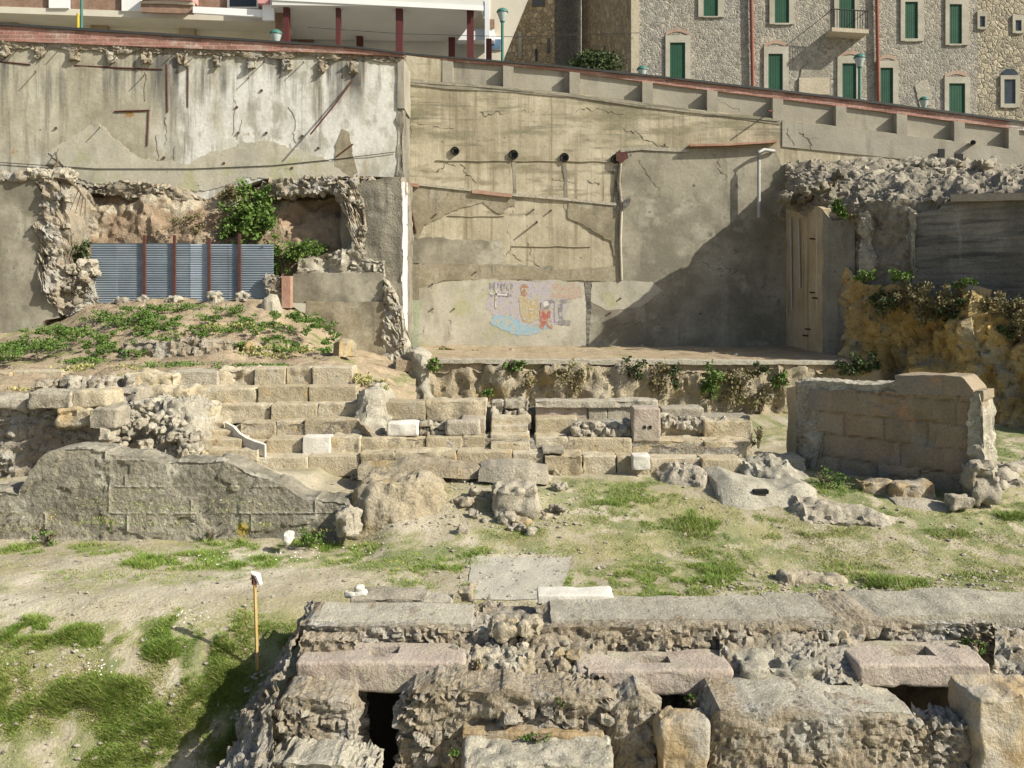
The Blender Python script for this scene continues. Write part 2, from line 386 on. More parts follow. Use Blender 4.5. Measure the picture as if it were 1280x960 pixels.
M['pier_conc'] = mat('weathered grey brown render', [(.15, .135, .105), (.23, .21, .165), (.33, .30, .24)], sc=.9, streak=[((.14, .13, .105), (1.6, 1.6, .3), .52, .66)], spots=[((.1, .09, .075), 6, .66, .72)], bump=.8, bsc=14)
M['pillar_conc'] = mat('tan shuttered concrete', [(.30, .23, .14), (.42, .34, .22), (.52, .45, .32)], sc=.6, streak=[((.50, .48, .42), (4, 4, .1), .6, .7), ((.24, .18, .11), (3, 3, .12), .58, .7)], spots=[((.1, .09, .07), 3.5, .72, .76)], bump=.4, bsc=14)
M['white_strip'] = mat('white limewash edge', [(.62, .60, .53), (.74, .72, .66), (.8, .78, .72)], sc=2, bump=.3, bsc=18)  # sunlight put into the colour: near-white for the pier side facing the sun
seatc = [(.23, .19, .125), (.38, .315, .205), (.455, .39, .27), (.50, .46, .365)]
M['seat'] = mat('worn golden limestone', [(.26, .215, .135), (.39, .325, .215), (.46, .40, .285), (.49, .45, .365)], sc=2.2, width=.2, tonecols=seatc, patch=[((.39, .36, .29), 1.6, .58, .70), ((.40, .295, .16), 2.3, .57, .70)], spots=[((.19, .165, .125), 9, .66, .73)], bump=.75, bsc=22, fine=.38)
M['grey_stone'] = mat('grey weathered limestone', [(.23, .205, .155), (.345, .31, .24), (.43, .395, .315)], sc=2.4, tonecols=[(.23, .20, .15), (.36, .32, .245), (.46, .42, .335)], spots=[((.15, .14, .12), 10, .64, .72)], bump=.8, bsc=22, fine=.38)
M['pink_stone'] = mat('pinkish worn limestone', [(.28, .215, .175), (.375, .315, .255), (.42, .38, .31)], sc=2.4, tonecols=[(.30, .225, .18), (.39, .325, .268), (.42, .385, .32)], patch=[((.36, .33, .24), 1.5, .54, .66)], spots=[((.2, .16, .13), 10, .65, .72)], bump=.7, bsc=24)
M['debris'] = mat('grey brown debris', [(.16, .14, .11), (.25, .225, .175), (.33, .30, .24)], sc=2, tone=.5, tonecols=[(.11, .10, .08), (.23, .20, .155), (.30, .265, .2), (.40, .37, .31)], bump=.9, bsc=12, fine=.3)
M['rubble'] = mat('rubble masonry', [(.17, .145, .105), (.28, .245, .185), (.38, .345, .28)], sc=3, tone=.55, tonecols=[(.12, .10, .07), (.255, .22, .165), (.32, .25, .16), (.355, .32, .255), (.45, .42, .355)], patch=[((.36, .345, .305), 1.2, .5, .66)], spots=[((.13, .12, .1), 11, .60, .68)], bump=1, bsc=18, fine=.38)
M['conglom'] = mat('lime concrete top', [(.29, .265, .205), (.375, .345, .27), (.45, .415, .335)], sc=3, tone=.3, spots=[((.22, .205, .17), 14, .6, .7), ((.5, .48, .43), 17, .64, .7)], bump=.9, bsc=30, fine=.38)
M['ochre_rock'] = mat('ochre rock', [(.33, .21, .07), (.54, .36, .12), (.58, .44, .22)], sc=1.3, tonecols=[(.18, .135, .07), (.40, .29, .115), (.52, .38, .16)], tone=.5, patch=[((.33, .29, .2), .9, .52, .64)], spots=[((.14, .11, .07), 5, .62, .72)], bump=.9, bsc=12, fine=.38)
M['grey_rock'] = mat('grey and ochre rock', [(.22, .18, .12), (.36, .31, .225), (.43, .385, .30)], sc=1.2, tone=.5, tonecols=[(.19, .155, .095), (.35, .29, .19), (.41, .37, .285)], patch=[((.42, .29, .11), .8, .55, .68)], spots=[((.14, .125, .1), 7, .63, .71)], bump=.9, bsc=16, fine=.38)
M['earth'] = mat('dry earth', [(.27, .205, .13), (.37, .29, .195), (.44, .36, .25)], sc=1.1, tone=.3, patch=[((.17, .19, .06), 1.1, .55, .68)], spots=[((.45, .42, .35), 9, .68, .74)], bump=.9, bsc=14)
M['red_earth'] = mat('reddish earth bank', [(.21, .15, .10), (.30, .22, .145), (.38, .305, .215)], sc=1.4, tone=.5, tonecols=[(.16, .115, .075), (.29, .21, .14), (.40, .33, .24)], patch=[((.40, .35, .26), .7, .54, .64)], bump=.9, bsc=10)
M['render_wall'] = mat('old lime render', [(.19, .175, .135), (.285, .265, .21), (.37, .345, .28)], sc=1.4, width=.16, tone=.5, tonecols=[(.14, .125, .09), (.28, .25, .185), (.42, .385, .305)], patch=[((.36, .335, .27), 2.2, .54, .64)], streak=[((.17, .155, .12), (1.2, 1.2, .4), .55, .7)], spots=[((.12, .11, .09), 9, .62, .70)], bump=.8, bsc=9, fine=.3, zones=[((.50, .36, .03), (3.08, 3.38, .12), (.16, .52, .14), 1.0, (10, 10, 10), .38, .50)])
M['ashlar'] = mat('brown ashlar', [(.18, .135, .085), (.28, .22, .145), (.36, .30, .215)], sc=1.3, tonecols=[(.20, .16, .105), (.30, .25, .175), (.34, .225, .14), (.34, .29, .215)], tone=.55, patch=[((.22, .205, .175), .9, .50, .64), ((.42, .24, .14), 1.5, .6, .7)], bump=.7, bsc=18)
M['damp'] = mat('damp shaded earth', [(.05, .042, .03), (.075, .062, .045), (.10, .085, .06)], sc=2, bump=.6)  # shade painted in: near-black colour so the ruin's openings read deep
M['marble'] = mat('pale marble', [(.47, .44, .37), (.58, .55, .48), (.66, .63, .57)], sc=2.2, bump=.4, bsc=25, fine=.12)
M['ochre_block'] = mat('ochre block', [(.31, .22, .12), (.40, .30, .17), (.43, .36, .24)], sc=2, tone=.3, patch=[((.36, .33, .27), 1.2, .5, .64)], bump=.8, bsc=20)
M['steel'] = mat('galvanised sheet', [(.24, .285, .33), (.29, .34, .385), (.35, .395, .43)], sc=.9, streak=[((.45, .40, .34), (1, 1, .3), .60, .72)], rough=.45, metal=.35, bump=0, fine=.05, detail=4)
M['steel_pale'] = mat('paler galvanised sheet', [(.36, .42, .48), (.41, .47, .53), (.45, .51, .56)], sc=.9, rough=.45, metal=.35, bump=0, fine=.05, detail=4)
M['rust'] = flat('rust brown steel', (.085, .035, .028), .7, 0, .3)
M['redpaint'] = flat('dark red paint', (.085, .024, .024), .6)
M['redpipe'] = flat('terracotta red pipe', (.21, .075, .05), .7)
M['rail'] = flat('dark rail', (.045, .045, .043), .6)
M['black'] = flat('black plastic', (.012, .012, .012), .5)
M['pvc'] = flat('pale pvc', (.36, .355, .335), .6)
M['tile'] = mat('terracotta tile', [(.27, .135, .095), (.35, .21, .15), (.40, .30, .23)], sc=1.2, bump=.3, bsc=20)
M['archbrick'] = mat('faded arch brick', [(.28, .19, .14), (.34, .25, .185), (.38, .31, .24)], sc=2, bump=.3)
M['shutter'] = flat('green shutter', (.013, .066, .036), .6, 0, .2, 2)
M['frame'] = mat('pale window surround', [(.29, .265, .205), (.36, .335, .27), (.44, .415, .345)], sc=1.2, bump=.2)
M['lampgreen'] = flat('green lamp paint', (.05, .15, .12), .5)
M['yellow'] = flat('yellow paint', (.46, .34, .04), .9, 0, .35, 14)
M['glass'] = flat('dark glass', (.04, .05, .06), .12, 0, .2)
M['blueglass'] = flat('blue grey glass', (.10, .16, .24), .15, 0, .2)
M['lampglass'] = flat('lamp glass', (.33, .38, .36), .15)
M['housestone'] = mat('field stone wall', [(.235, .215, .175), (.275, .255, .21), (.32, .30, .25)], sc=.5, vor=6.2, mortar=(.35, .325, .27), patch=[((.26, .25, .22), .3, .48, .6), ((.36, .33, .27), .8, .58, .68)], bump=.5, bsc=9)
M['brownstone'] = mat('brown stone wall', [(.36, .275, .17), (.41, .32, .205), (.46, .38, .26)], sc=.5, vor=3.8, mortar=(.40, .33, .22), bump=.8, bsc=9)
M['ochrestone'] = mat('ochre grey stone wall', [(.26, .23, .165), (.31, .275, .2), (.36, .325, .245)], sc=.5, vor=4.2, mortar=(.35, .31, .235), bump=.7, bsc=9)
M['quoin'] = mat('tan quoin render', [(.36, .31, .22), (.43, .38, .28), (.48, .43, .33)], sc=.8, bump=.3, bsc=12)
M['cream'] = flat('cream render', (.56, .52, .42), .85, 0, .08, 1)
M['whitep'] = flat('white paint', (.74, .74, .72), .7, 0, .05, 1)
M['soffit'] = flat('grey soffit', (.60, .59, .55), .85, 0, .06, .6)
M['brownbrick'] = mat('brown brick', [(.20, .125, .085), (.26, .17, .12), (.31, .215, .155)], sc=3, bands=9, bump=.3, bsc=12)
M['awning'] = flat('pink awning cloth', (.55, .28, .27), .8)
M['wood'] = mat('pine stake', [(.33, .20, .07), (.44, .29, .11), (.5, .35, .16)], sc=3, streak=[((.26, .15, .05), (30, 30, 1.2), .52, .66)], bump=.3, bsc=40)
M['paper'] = flat('whitish pink sleeve', (.72, .60, .58), .6)
M['asphalt'] = flat('pale paving', (.26, .25, .225), .9)
M['leaf'] = None
def leafmat(name, a, b, c):
    m = mat(name, [a, b, c], sc=2, tonecols=[a, b, c], tone=.3, bump=0, rough=.65, fine=.05)
    bs = m.node_tree.nodes['Principled BSDF']; bs.inputs['Subsurface Weight'].default_value = 0
    return m
M['leaf'] = leafmat('bush leaves', (.045, .085, .018), (.09, .155, .03), (.15, .22, .05))
M['darkleaf'] = leafmat('dark leaves', (.03, .045, .016), (.05, .075, .025), (.09, .11, .04))
M['dryleaf'] = leafmat('dry scrub', (.13, .11, .05), (.19, .16, .08), (.22, .22, .09))
M['grass'] = leafmat('fresh grass', (.09, .17, .022), (.175, .275, .042), (.30, .36, .09))
M['drygrass'] = leafmat('yellowing grass', (.22, .24, .07), (.33, .315, .115), (.42, .37, .18))
M['flower_w'] = flat('white petals', (.75, .75, .70), .7)
M['flower_y'] = flat('yellow petals', (.65, .48, .03), .7)
M['twig'] = flat('twig', (.14, .105, .07), .9)
def brickmat():
    m = mat('red brick', [(.25, .125, .095), (.32, .175, .135), (.39, .26, .205)], sc=1.4, bump=.3, bsc=14, patch=[((.42, .36, .30), .9, .60, .68)])
    nt = m.node_tree; nd = nt.nodes; ln = nt.links; bs = nd['Principled BSDF']
    src = bs.inputs['Base Color'].links[0].from_socket
    tc = nd.new('ShaderNodeTexCoord'); sp = nd.new('ShaderNodeSeparateXYZ'); ln.new(tc.outputs['Object'], sp.inputs[0])
    cb = nd.new('ShaderNodeCombineXYZ'); ln.new(sp.outputs[0], cb.inputs[0]); ln.new(sp.outputs[2], cb.inputs[1])
    b = nd.new('ShaderNodeTexBrick'); b.inputs['Scale'].default_value = 1; b.inputs['Brick Width'].default_value = .42; b.inputs['Row Height'].default_value = .13; b.inputs['Mortar Size'].default_value = .012
    b.inputs['Color1'].default_value = (.75, .75, .75, 1); b.inputs['Color2'].default_value = (1.15, 1.1, 1.1, 1); b.inputs['Mortar'].default_value = (1.2, 1.5, 1.7, 1); ln.new(cb.outputs[0], b.inputs[0])
    x = nd.new('ShaderNodeMix'); x.data_type = 'RGBA'; x.blend_type = 'MULTIPLY'; x.inputs[0].default_value = 1; ln.new(src, x.inputs[6]); ln.new(b.outputs[0], x.inputs[7]); ln.new(x.outputs[2], bs.inputs['Base Color'])
    return m
M['brick'] = brickmat()

# ------------------------------------------------------------------ ground
WT = [(-300, 640), (0, 612), (22, 616), (42, 584), (58, 566), (76, 561), (100, 557), (120, 564), (137, 569), (170, 571), (203, 581), (222, 577), (237, 576), (275, 575), (292, 580), (310, 588), (335, 599), (357, 609), (378, 622), (432, 628)]
YW = 15.5
def wall_top_z(x):
    a = np.array([U(p, q, YW) for p, q in WT]); return np.interp(x, a[:, 0], a[:, 2])
def gz(x, Y, detail=True):
    x = np.asarray(x, float); Y = np.asarray(Y, float)
    st_ = 13.4+2.2*sm((-1.9-x)/1.0); base = .64*sm((Y-st_)/(17.5-st_))
    z = base.copy()
    z = z-1.95*sm((12.6-Y)/4.1)*sm((-1.2-x)/1.6)
    lw = sm((-2.75-x)/.35)*sm((Y-YW-.15)/.25)*sm((19.5-Y)/1.5)
    tgt = wall_top_z(x)-.12; tgt = tgt+(np.minimum(tgt, .75)-tgt)*sm((Y-YW-.3)/2.)
    z = z+lw*(tgt-z)
    mid = sm((x+2.75)/.4)*sm((1.2-x)/1.4)*sm((Y-15.9)/.5)
    z = z+mid*(.66-z)*.9
    pit = sm((x+2.35)/.25)*sm((11.25-Y)/.2)
    z = z+pit*(-2.0-z)
    if detail:
        P = np.stack([x.ravel(), Y.ravel(), 0*x.ravel()], 1)
        z = z+(.07*fbm(P, .7, 3, 4)+.028*fbm(P, 3.5, 4, 8)).reshape(z.shape)
    return z
_gx, _gy = np.arange(-18, 18.01, .05), np.arange(6.5, 26.01, .05)
_GZ = gz(*np.meshgrid(_gx, _gy))
def gzl(x, Y):
    i = np.clip((x+18)/.05, 0, len(_gx)-1.001); j = np.clip((Y-6.5)/.05, 0, len(_gy)-1.001); a, b = i.astype(int), j.astype(int); i, j = i-a, j-b
    return (_GZ[b, a]*(1-i)+_GZ[b, a+1]*i)*(1-j)+(_GZ[b+1, a]*(1-i)+_GZ[b+1, a+1]*i)*j
def hit(px, py):
    px = np.atleast_1d(np.asarray(px, float)); py = np.atleast_1d(np.asarray(py, float)); z = np.zeros_like(px)
    for _ in range(16):
        Y = (H-z)*F/(py-HZ); x = (px-640)/F*Y; z = .5*z+.5*gzl(x, Y)
    Y = (H-z)*F/(py-HZ)
    return (px-640)/F*Y, Y, z
# green patches: (centre px, centre py, half width, half height, strength)
GP = [(25, 790, 60, 26, .9), (110, 795, 65, 16, .7), (118, 872, 80, 30, 1), (235, 797, 75, 36, 1), (262, 842, 62, 30, .7), (172, 912, 70, 34, .9), (15, 880, 28, 60, .6), (45, 915, 40, 20, .25), (330, 790, 60, 40, .45), (250, 880, 80, 50, .6), (150, 950, 70, 30, .8), (300, 920, 60, 50, .45),
      (80, 688, 110, 9, .7), (250, 701, 130, 14, 1), (400, 692, 110, 18, .85), (330, 680, 120, 10, .7), (520, 705, 90, 18, .5), (580, 690, 40, 10, .5), (500, 735, 60, 18, .3), (60, 720, 60, 8, .3), (230, 725, 120, 10, .3),
      (790, 620, 62, 22, 1), (870, 652, 110, 16, .9), (760, 640, 60, 18, .45), (930, 668, 90, 14, .5), (800, 728, 110, 24, 1), (900, 715, 70, 18, .8), (980, 728, 90, 16, .6), (1110, 730, 60, 14, .8), (1200, 722, 60, 10, .4), (1060, 612, 50, 16, .8), (1245, 640, 70, 16, 1), (1250, 552, 70, 26, .9), (1080, 640, 80, 10, .5), (1170, 668, 50, 8, .5), (585, 737, 14, 10, .8), (1020, 665, 50, 10, .4),
      (860, 690, 160, 20, .35), (1000, 690, 120, 14, .25), (700, 690, 40, 12, .3), (640, 665, 60, 10, .35), (1060, 715, 90, 14, .35)]
def green(px, py, x, Y):
    g = np.zeros_like(px)
    for cx, cy, rx, ry, s in GP:
        d = ((px-cx)/rx)**2+((py-cy)/ry)**2
        g = np.maximum(g, s*np.clip(1.25-d, 0, 1))
    P = np.stack([x, Y, 0*x], 1)
    return g*np.clip(.82+2.3*fbm(P, 1.9, 4, 77)+2.6*fbm(P, 6, 3, 5), 0, 1.3)
def trod(px, py):
    """1 where nobody walks, low on the worn path across the left half"""
    d = np.abs(py-(765-.058*px))/(20+.012*px)
    return np.where(px < 600, .25+.75*sm((d-.6)/.9), 1)*(1-.85*((np.abs(px-650) < 72) & (np.abs(py-722) < 30)))
def build_ground():
    xs = np.unique(np.concatenate([np.linspace(-13, 14, 430), np.array([-1500, -400, -120, -60, -40, -25, -18, 18, 25, 40, 60, 120, 400, 1500])]))
    ys = np.unique(np.concatenate([np.linspace(7.6, 24, 290), np.array([-1500, -300, -60, -20, -8, 0, 4, 6, 7, 28, 34, 45, 80, 200, 600, 2500])]))
    X, Yg = np.meshgrid(xs, ys); Z = gz(X, Yg)
    V = np.stack([X.ravel(), Yg.ravel(), Z.ravel()], 1); w = len(xs)
    a, b = np.meshgrid(np.arange(len(ys)-1), np.arange(w-1), indexing='ij'); i0 = (a*w+b).ravel()
    Fa = np.stack([i0, i0+1, i0+w+1, i0+w], 1)
    yy = np.maximum(V[:, 1], .5); px = 640+V[:, 0]/yy*F; py = HZ+(H-V[:, 2])/yy*F
    g = .75*green(px, py, V[:, 0], V[:, 1])+np.clip(.50+1.5*fbm(V*[1, 1, 0], .5, 5, 3), 0, .9)*trod(px, py)*np.clip(.75+1.9*fbm(V*[1, 1, 0], 4.5, 4, 13), 0, 1.3)
    g = g*np.where((V[:, 0] < -2.6) & (V[:, 1] > YW), .25, 1)
    m = mat('sandy ground', [(.31, .27, .18), (.41, .36, .26), (.50, .45, .345)], sc=.6, width=.14, tonecols=[(.42, .37, .265), (.255, .25, .095), (.13, .17, .045)], tone=.0, bump=.8, bsc=22, patch=[((.335, .30, .155), .5, .53, .66)], spots=[((.27, .22, .15), 9, .62, .7), ((.56, .52, .43), 19, .67, .72)])
    # blend: the green cover follows the grass stand
    nt = m.node_tree; 
    for n in nt.nodes:
        if n.type == 'MIX' and n.data_type == 'RGBA' and n.inputs[6].is_linked and n.inputs[6].links[0].from_node.type == 'VALTORGB' and n.inputs[7].is_linked and not n.inputs[0].is_linked and n.blend_type == 'MIX':
            at = [q for q in nt.nodes if q.type == 'ATTRIBUTE'][0]
            mp = nt.nodes.new('ShaderNodeMapRange'); mp.inputs[1].default_value = .05; mp.inputs[2].default_value = .7; mp.inputs[3].default_value = 1.; mp.inputs[4].default_value = .25
            nt.links.new(at.outputs['Fac'], mp.inputs[0]); nt.links.new(mp.outputs[0], n.inputs[0])
    o = emit('ground', V, Fa, m, None, np.clip(g, 0, 1), True, 0); kind(o, 'structure')
build_ground()
# trodden gravel strip in the middle of the orchestra
def patch_on_ground(name, pts, m, lift=.006, res=26):
    pts = np.array(pts, float)
    n = 40; top = pts[:len(pts)//2]; bot = pts[len(pts)//2:][::-1]
    u = np.linspace(0, 1, n); k = np.linspace(0, 1, len(top))
    tx, ty = np.interp(u, k, top[:, 0]), np.interp(u, k, top[:, 1]); bx_, by = np.interp(u, k, bot[:, 0]), np.interp(u, k, bot[:, 1])
    jn = np.stack([u*9, 0*u, 0*u], 1); ty = ty+4*fbm(jn, 1, 3, 2)
    V = []
    for j in range(res+1):
        f = j/res; x, Y, z = hit(bx_+(tx-bx_)*f+3*fbm(np.stack([0*u, 0*u+f*7, u*0], 1), 1, 3, 3), by+(ty-by)*f); V.append(np.stack([x, Y, z+lift], 1))
    V = np.concatenate(V); a, b = np.meshgrid(np.arange(res), np.arange(n-1), indexing='ij'); i0 = (a*n+b).ravel()
    return emit(name, V, np.stack([i0, i0+1, i0+n+1, i0+n], 1), m, None, .4)
M['gravel'] = mat('fine gravel', [(.36, .33, .27), (.41, .38, .31), (.46, .43, .36)], sc=1.2, spots=[((.27, .25, .2), 28, .58, .68), ((.55, .52, .46), 35, .62, .7)], bump=.7, bsc=45)
kind(patch_on_ground('gravel_path', [(590, 697), (650, 697), (715, 698), (700, 748), (640, 751), (583, 750)], M['gravel'], .012), 'structure')

def grass_field(name, n, m, hgt, wid, seed, sparse=False):
    g = np.random.default_rng(seed)
    px = g.uniform(-120, 1400, n*7); py = 545+(1000-545)*g.random(n*7)**.75
    x, Y, z = hit(px, py); d = green(px, py, x, Y); Q = np.stack([x, Y, 0*x], 1)
    if sparse:
        w = np.clip(.42+1.0*fbm(Q, .55, 4, 3)+.7*fbm(Q, 4, 3, 6), 0, .8)*((py > 590) | (px > 1100))*trod(px, py)*np.interp(px, [200, 650], [.7, 1])+.35*np.clip(d, 0, .7)
    else: w = .8*np.clip((d-.03)/.85, 0, 1)**1.5+.09*np.clip(.3+2*fbm(Q, .8, 3, 8), 0, 1)*trod(px, py)
    ok = (g.random(len(px)) < w*(10/np.maximum(Y, 8))) & ~((x > -2.45) & (Y < 11.4)) & (Y > 7.5)
    ok &= ~((x < -2.9) & (Y > YW-.05) & (Y < 17.9) & (g.random(len(px)) > .12)) & ~((Y > 17.7) & (x < 6.0))
    x, Y, z, d = x[ok][:n], Y[ok][:n], z[ok][:n], d[ok][:n]; k = len(x)
    p = np.stack([x, Y, z-.005], 1); q = p*[1, 1, 0]
    th = g.random(k)*6.283; lean = .4+g.random((k, 1))*1.3
    a = np.stack([np.cos(th), np.sin(th), 0*th], 1); ph = th+1.57+g.normal(size=k)*.5; b = np.stack([np.cos(ph), np.sin(ph), 0*ph], 1)
    hh = hgt*(.35+1.0*g.random((k, 1)))*(.45+.9*np.clip(d, 0, 1))[:, None]*np.clip(1+2.0*fbm(q, 2.2, 3, 93), .3, 2)[:, None]; ww = wid*(.6+.8*g.random((k, 1)))
    tip = p+np.array([[0, 0, 1.]])*hh+a*hh*lean
    V = np.stack([p-b*ww*.5, p+b*ww*.5, tip], 1).reshape(-1, 3)
    tn = np.clip(.5*g.random(k)+.25+.9*fbm(q, 2.0, 4, 91), 0, 1)
    return emit(name, V, np.arange(3*k).reshape(k, 3), m, None, np.repeat(tn, 3), False)
kind(grass_field('grass', 400000, M['grass'], .046, .011, 1), 'stuff', 'fresh green grass and low herbs in patches on the sandy orchestra floor', 'grass')
kind(grass_field('dry_grass', 300000, M['drygrass'], .045, .010, 2, True), 'stuff', 'thin yellowing grass scattered between the green patches', 'grass')
def scatter_pebbles(name, n, regions, m, seed, smin, smax):
    g = np.random.default_rng(seed); lst = []; tones = []
    base = np.array([[1, 0, 0], [-1, 0, 0], [0, 1, 0], [0, -1, 0], [0, 0, 1], [0, 0, -1], [.6, .6, .5], [-.6, .6, .5], [.6, -.6, .5], [-.6, -.6, .5]], float)
    fc = [(4, 6, 8), (4, 8, 9), (4, 9, 7), (4, 7, 6), (0, 8, 6), (3, 9, 8), (1, 7, 9), (2, 6, 7), (0, 6, 2), (0, 3, 8), (1, 9, 3), (1, 2, 7), (5, 2, 0), (5, 0, 3), (5, 3, 1), (5, 1, 2)]
    V = []; Fc = []
    for x0, x1, y0, y1, wgt in regions:
        k = int(n*wgt); x, Y, z = hit(g.uniform(x0, x1, k), g.uniform(y0, y1, k))
        for i in range(k):
            if Y[i] > 17.8 or (x[i] > -2.5 and Y[i] < 10.4): continue
            s = smin+(smax-smin)*g.random()**3
            q = base*s*(.7+.6*g.random((10, 1)))*np.array([1, .8, .6]); t = g.random()*6.28; c, n_ = math.cos(t), math.sin(t)
            q = np.stack([q[:, 0]*c-q[:, 1]*n_, q[:, 0]*n_+q[:, 1]*c, q[:, 2]], 1)+[x[i], Y[i], z[i]+s*.2]
            o = len(V); V += list(q); Fc += [tuple(j+o for j in f) for f in fc]; tones += [g.random()]*10
    return emit(name, V, Fc, m, None, np.array(tones), False)
kind(scatter_pebbles('scattered_pebbles', 3200, [(0, 1280, 600, 760, .35), (0, 330, 750, 960, .12), (860, 1280, 715, 755, .25), (430, 720, 600, 660, .2), (570, 700, 690, 755, .08)], M['grey_stone'], 3, .008, .05), 'stuff', 'small pale stones scattered over the ground', 'pebbles')
def flowers(name, spots, m, n, seed, label):
    g = np.random.default_rng(seed); V = []; Fc = []
    for cx, cy, rx, ry in spots:
        x, Y, z = hit(cx+rx*g.normal(size=n), cy+ry*g.normal(size=n))
        for i in range(n):
            r = .006+.006*g.random(); h = z[i]+.08+.06*g.random(); o = len(V)
            for k in range(6): V.append((x[i]+r*math.cos(k*1.047), Y[i]+r*math.sin(k*1.047)*.8, h+r*math.sin(k*1.047)*.6))
            Fc.append(tuple(range(o, o+6)))
    kind(emit(name, V, Fc, m, None, .5, False), 'stuff', label, 'flowers')
flowers('white_flowers', [(125, 846, 9, 5), (240, 780, 10, 5), (370, 702, 22, 7), (255, 705, 14, 4), (420, 690, 24, 6)], M['flower_w'], 17, 4, 'tiny white flowers in the grass')
flowers('yellow_flowers', [(495, 717, 8, 6), (870, 708, 30, 8), (62, 655, 3, 5), (390, 675, 14, 8)], M['flower_y'], 7, 5, 'tiny yellow flowers in the grass')

# ------------------------------------------------------------------ seats of the cavea
RY = {1: 20.4, 2: 19.9, 3: 19.4, 4: 18.9, 5: 18.4, 6: 17.9}
fillm = M['rubble']
core = []
def core_box(x0, x1, yt, yb, Y, d): return (x0, x1, yt, yb, Y, d)
# rubble bank the seats are set in
R_ = rubble(4.5, .05, .03, .03, 5)
kind(wall('embankment', [(200, 579, 640, 19.2), (300, 531, 640, 18.95), (448, 526, 640, 18.85), (470, 549, 640, 18.4), (600, 549, 640, 18.4), (800, 553, 640, 18.4), (925, 561, 640, 18.3)], 4.5, M['rubble'], res=.1, rel=R_, wres=.25), 'structure')
kind(wall('embankment', [(170, 508, 600, 20.1), (300, 489, 600, 20.05), (440, 487, 600, 20.0), (458, 500, 600, 19.8)], 3, M['rubble'], res=.1, rel=R_, wres=.25), 'structure')
kind(wall('embankment', [(440, 512, 600, 19.6), (600, 511, 600, 19.6), (830, 520, 600, 19.6), (930, 536, 600, 19.4)], .8, M['rubble'], res=.1, rel=R_, wres=.3), 'structure')
def row(r, label, blocks, depth=.62):
    c = U(520, 600, RY[r]); t = thing('stone_seat_row', label, 'stone seating', (c[0], c[1], c[2]), 'tiers of stone seats')
    for q in blocks:
        x0, x1, yt, yb = q[:4]; o = q[4] if len(q) > 4 else {}
        o = dict(o); dy = o.pop('dy', 0); m = o.pop('m', M['seat']); dp = o.pop('d', depth)
        block('seat_block', x0+.25, x1-.25, yt+random.uniform(-.4, .6), yb+4, RY[r]+dy+random.uniform(-.045, .045), dp, m, t, r=o.pop('r', random.uniform(.015, .03)), rough=o.pop('rough', random.choice((.010, .016, .026))), tone=random.choice((.22, .4, .5, .6, .8)), res=.06, yaw=random.uniform(-.006, .006), **o)
    return t
G = {'m': M['grey_stone']}
row(6, 'lowest row of worn ochre stone seats along the edge of the orchestra',
    [(305, 385, 572, 592), (385, 450, 570, 592), (450, 492, 567, 583), (492, 570, 565, 583), (570, 640, 565, 581), (640, 680, 566, 584), (680, 728, 570, 597, {'dy': -.08}), (728, 771, 570, 593), (771, 812, 571, 593), (812, 877, 573, 596), (877, 927, 574, 602, {'dy': -.1})])
row(5, 'second row of stone seats from the bottom, crossed by the narrow stair',
    [(286, 332, 552, 570, {'dy': .1}), (332, 378, 549, 568), (412, 450, 546, 570), (450, 532, 547, 570), (532, 578, 547, 566), (578, 607, 546, 566), (669, 710, 547, 566), (710, 790, 548, 568), (790, 880, 551, 572), (880, 941, 552, 577, {'dy': -.06})])
row(4, 'third row of stone seats from the bottom, broken in the middle',
    [(300, 345, 528, 545), (345, 380, 526, 545), (380, 448, 524, 545), (576, 607, 523, 545, {'m': M['pink_stone']}), (669, 722, 523, 545), (720, 790, 527, 546, {'dy': .25, 'm': M['rubble']}), (826, 895, 527, 549, {'dy': .15}), (880, 941, 527, 551)])
row(3, 'fourth row of stone seats from the bottom, in three stretches around a rubble lump',
    [(270, 338, 506, 526), (338, 397, 505, 525), (397, 448, 504, 524), (462, 482, 502, 521), (482, 532, 502, 521), (532, 608, 501, 523), (669, 735, 505, 523, {'m': M['pink_stone']}), (668, 822, 501, 506, {'dy': -.02, 'm': M['grey_stone'], 'd': .5}), (735, 759, 506, 523, G), (759, 792, 508, 525, G), (826, 880, 510, 526, G), (880, 938, 520, 530, G)])
row(2, 'fifth row of stone seats from the bottom, only left of the rubble lump',
    [(236, 322, 484, 506, {'r': .07}), (322, 385, 483, 503), (385, 446, 482, 503)])
row(1, 'topmost row of pale stone seats below the earth mound',
    [(212, 272, 464, 484, G), (272, 317, 462, 483, {'dy': .12, 'rough': .06}), (317, 357, 460, 482), (357, 390, 459, 481), (390, 441, 459, 482)])
def single(name, label, cat, x0, x1, yt, yb, Y, d, m, group=None, **k):
    return tag(block(name, x0, x1, yt, yb, Y, d, m, None, **k), label, cat, group)
single('stone_block', 'white weathered block lying on the third seat row, left of the gap stones', 'stone block', 483, 523, 528, 546, 18.55, .4, M['marble'], 'loose blocks on the seats', r=.05)
single('stone_block', 'pale rounded block lying on the third seat row just left of the stair', 'stone block', 556, 600, 526, 546, 18.55, .4, M['grey_stone'], 'loose blocks on the seats', r=.07)
single('stone_block', 'upright pinkish block with two small holes standing on the right seats', 'stone block', 791, 826, 510, 553, 18.35, .5, M['pink_stone'], None, r=.04)
for hx in (806, 813): bx('hole', hx-1.6, hx+1.6, 532, 536, 18.33, .03, M['black'], bpy.data.objects['stone_block.002'])
single('stone_block', 'small pale cube standing before the lowest seat row at right', 'stone block', 791, 813, 570, 588, 17.55, .4, M['marble'], None, r=.02)
single('marble_slab', 'smooth pale marble slab set upright in front of the left seats', 'marble slab', 378, 412.5, 546, 571, 18.28, .35, M['marble'], None, r=.015, rough=.006)
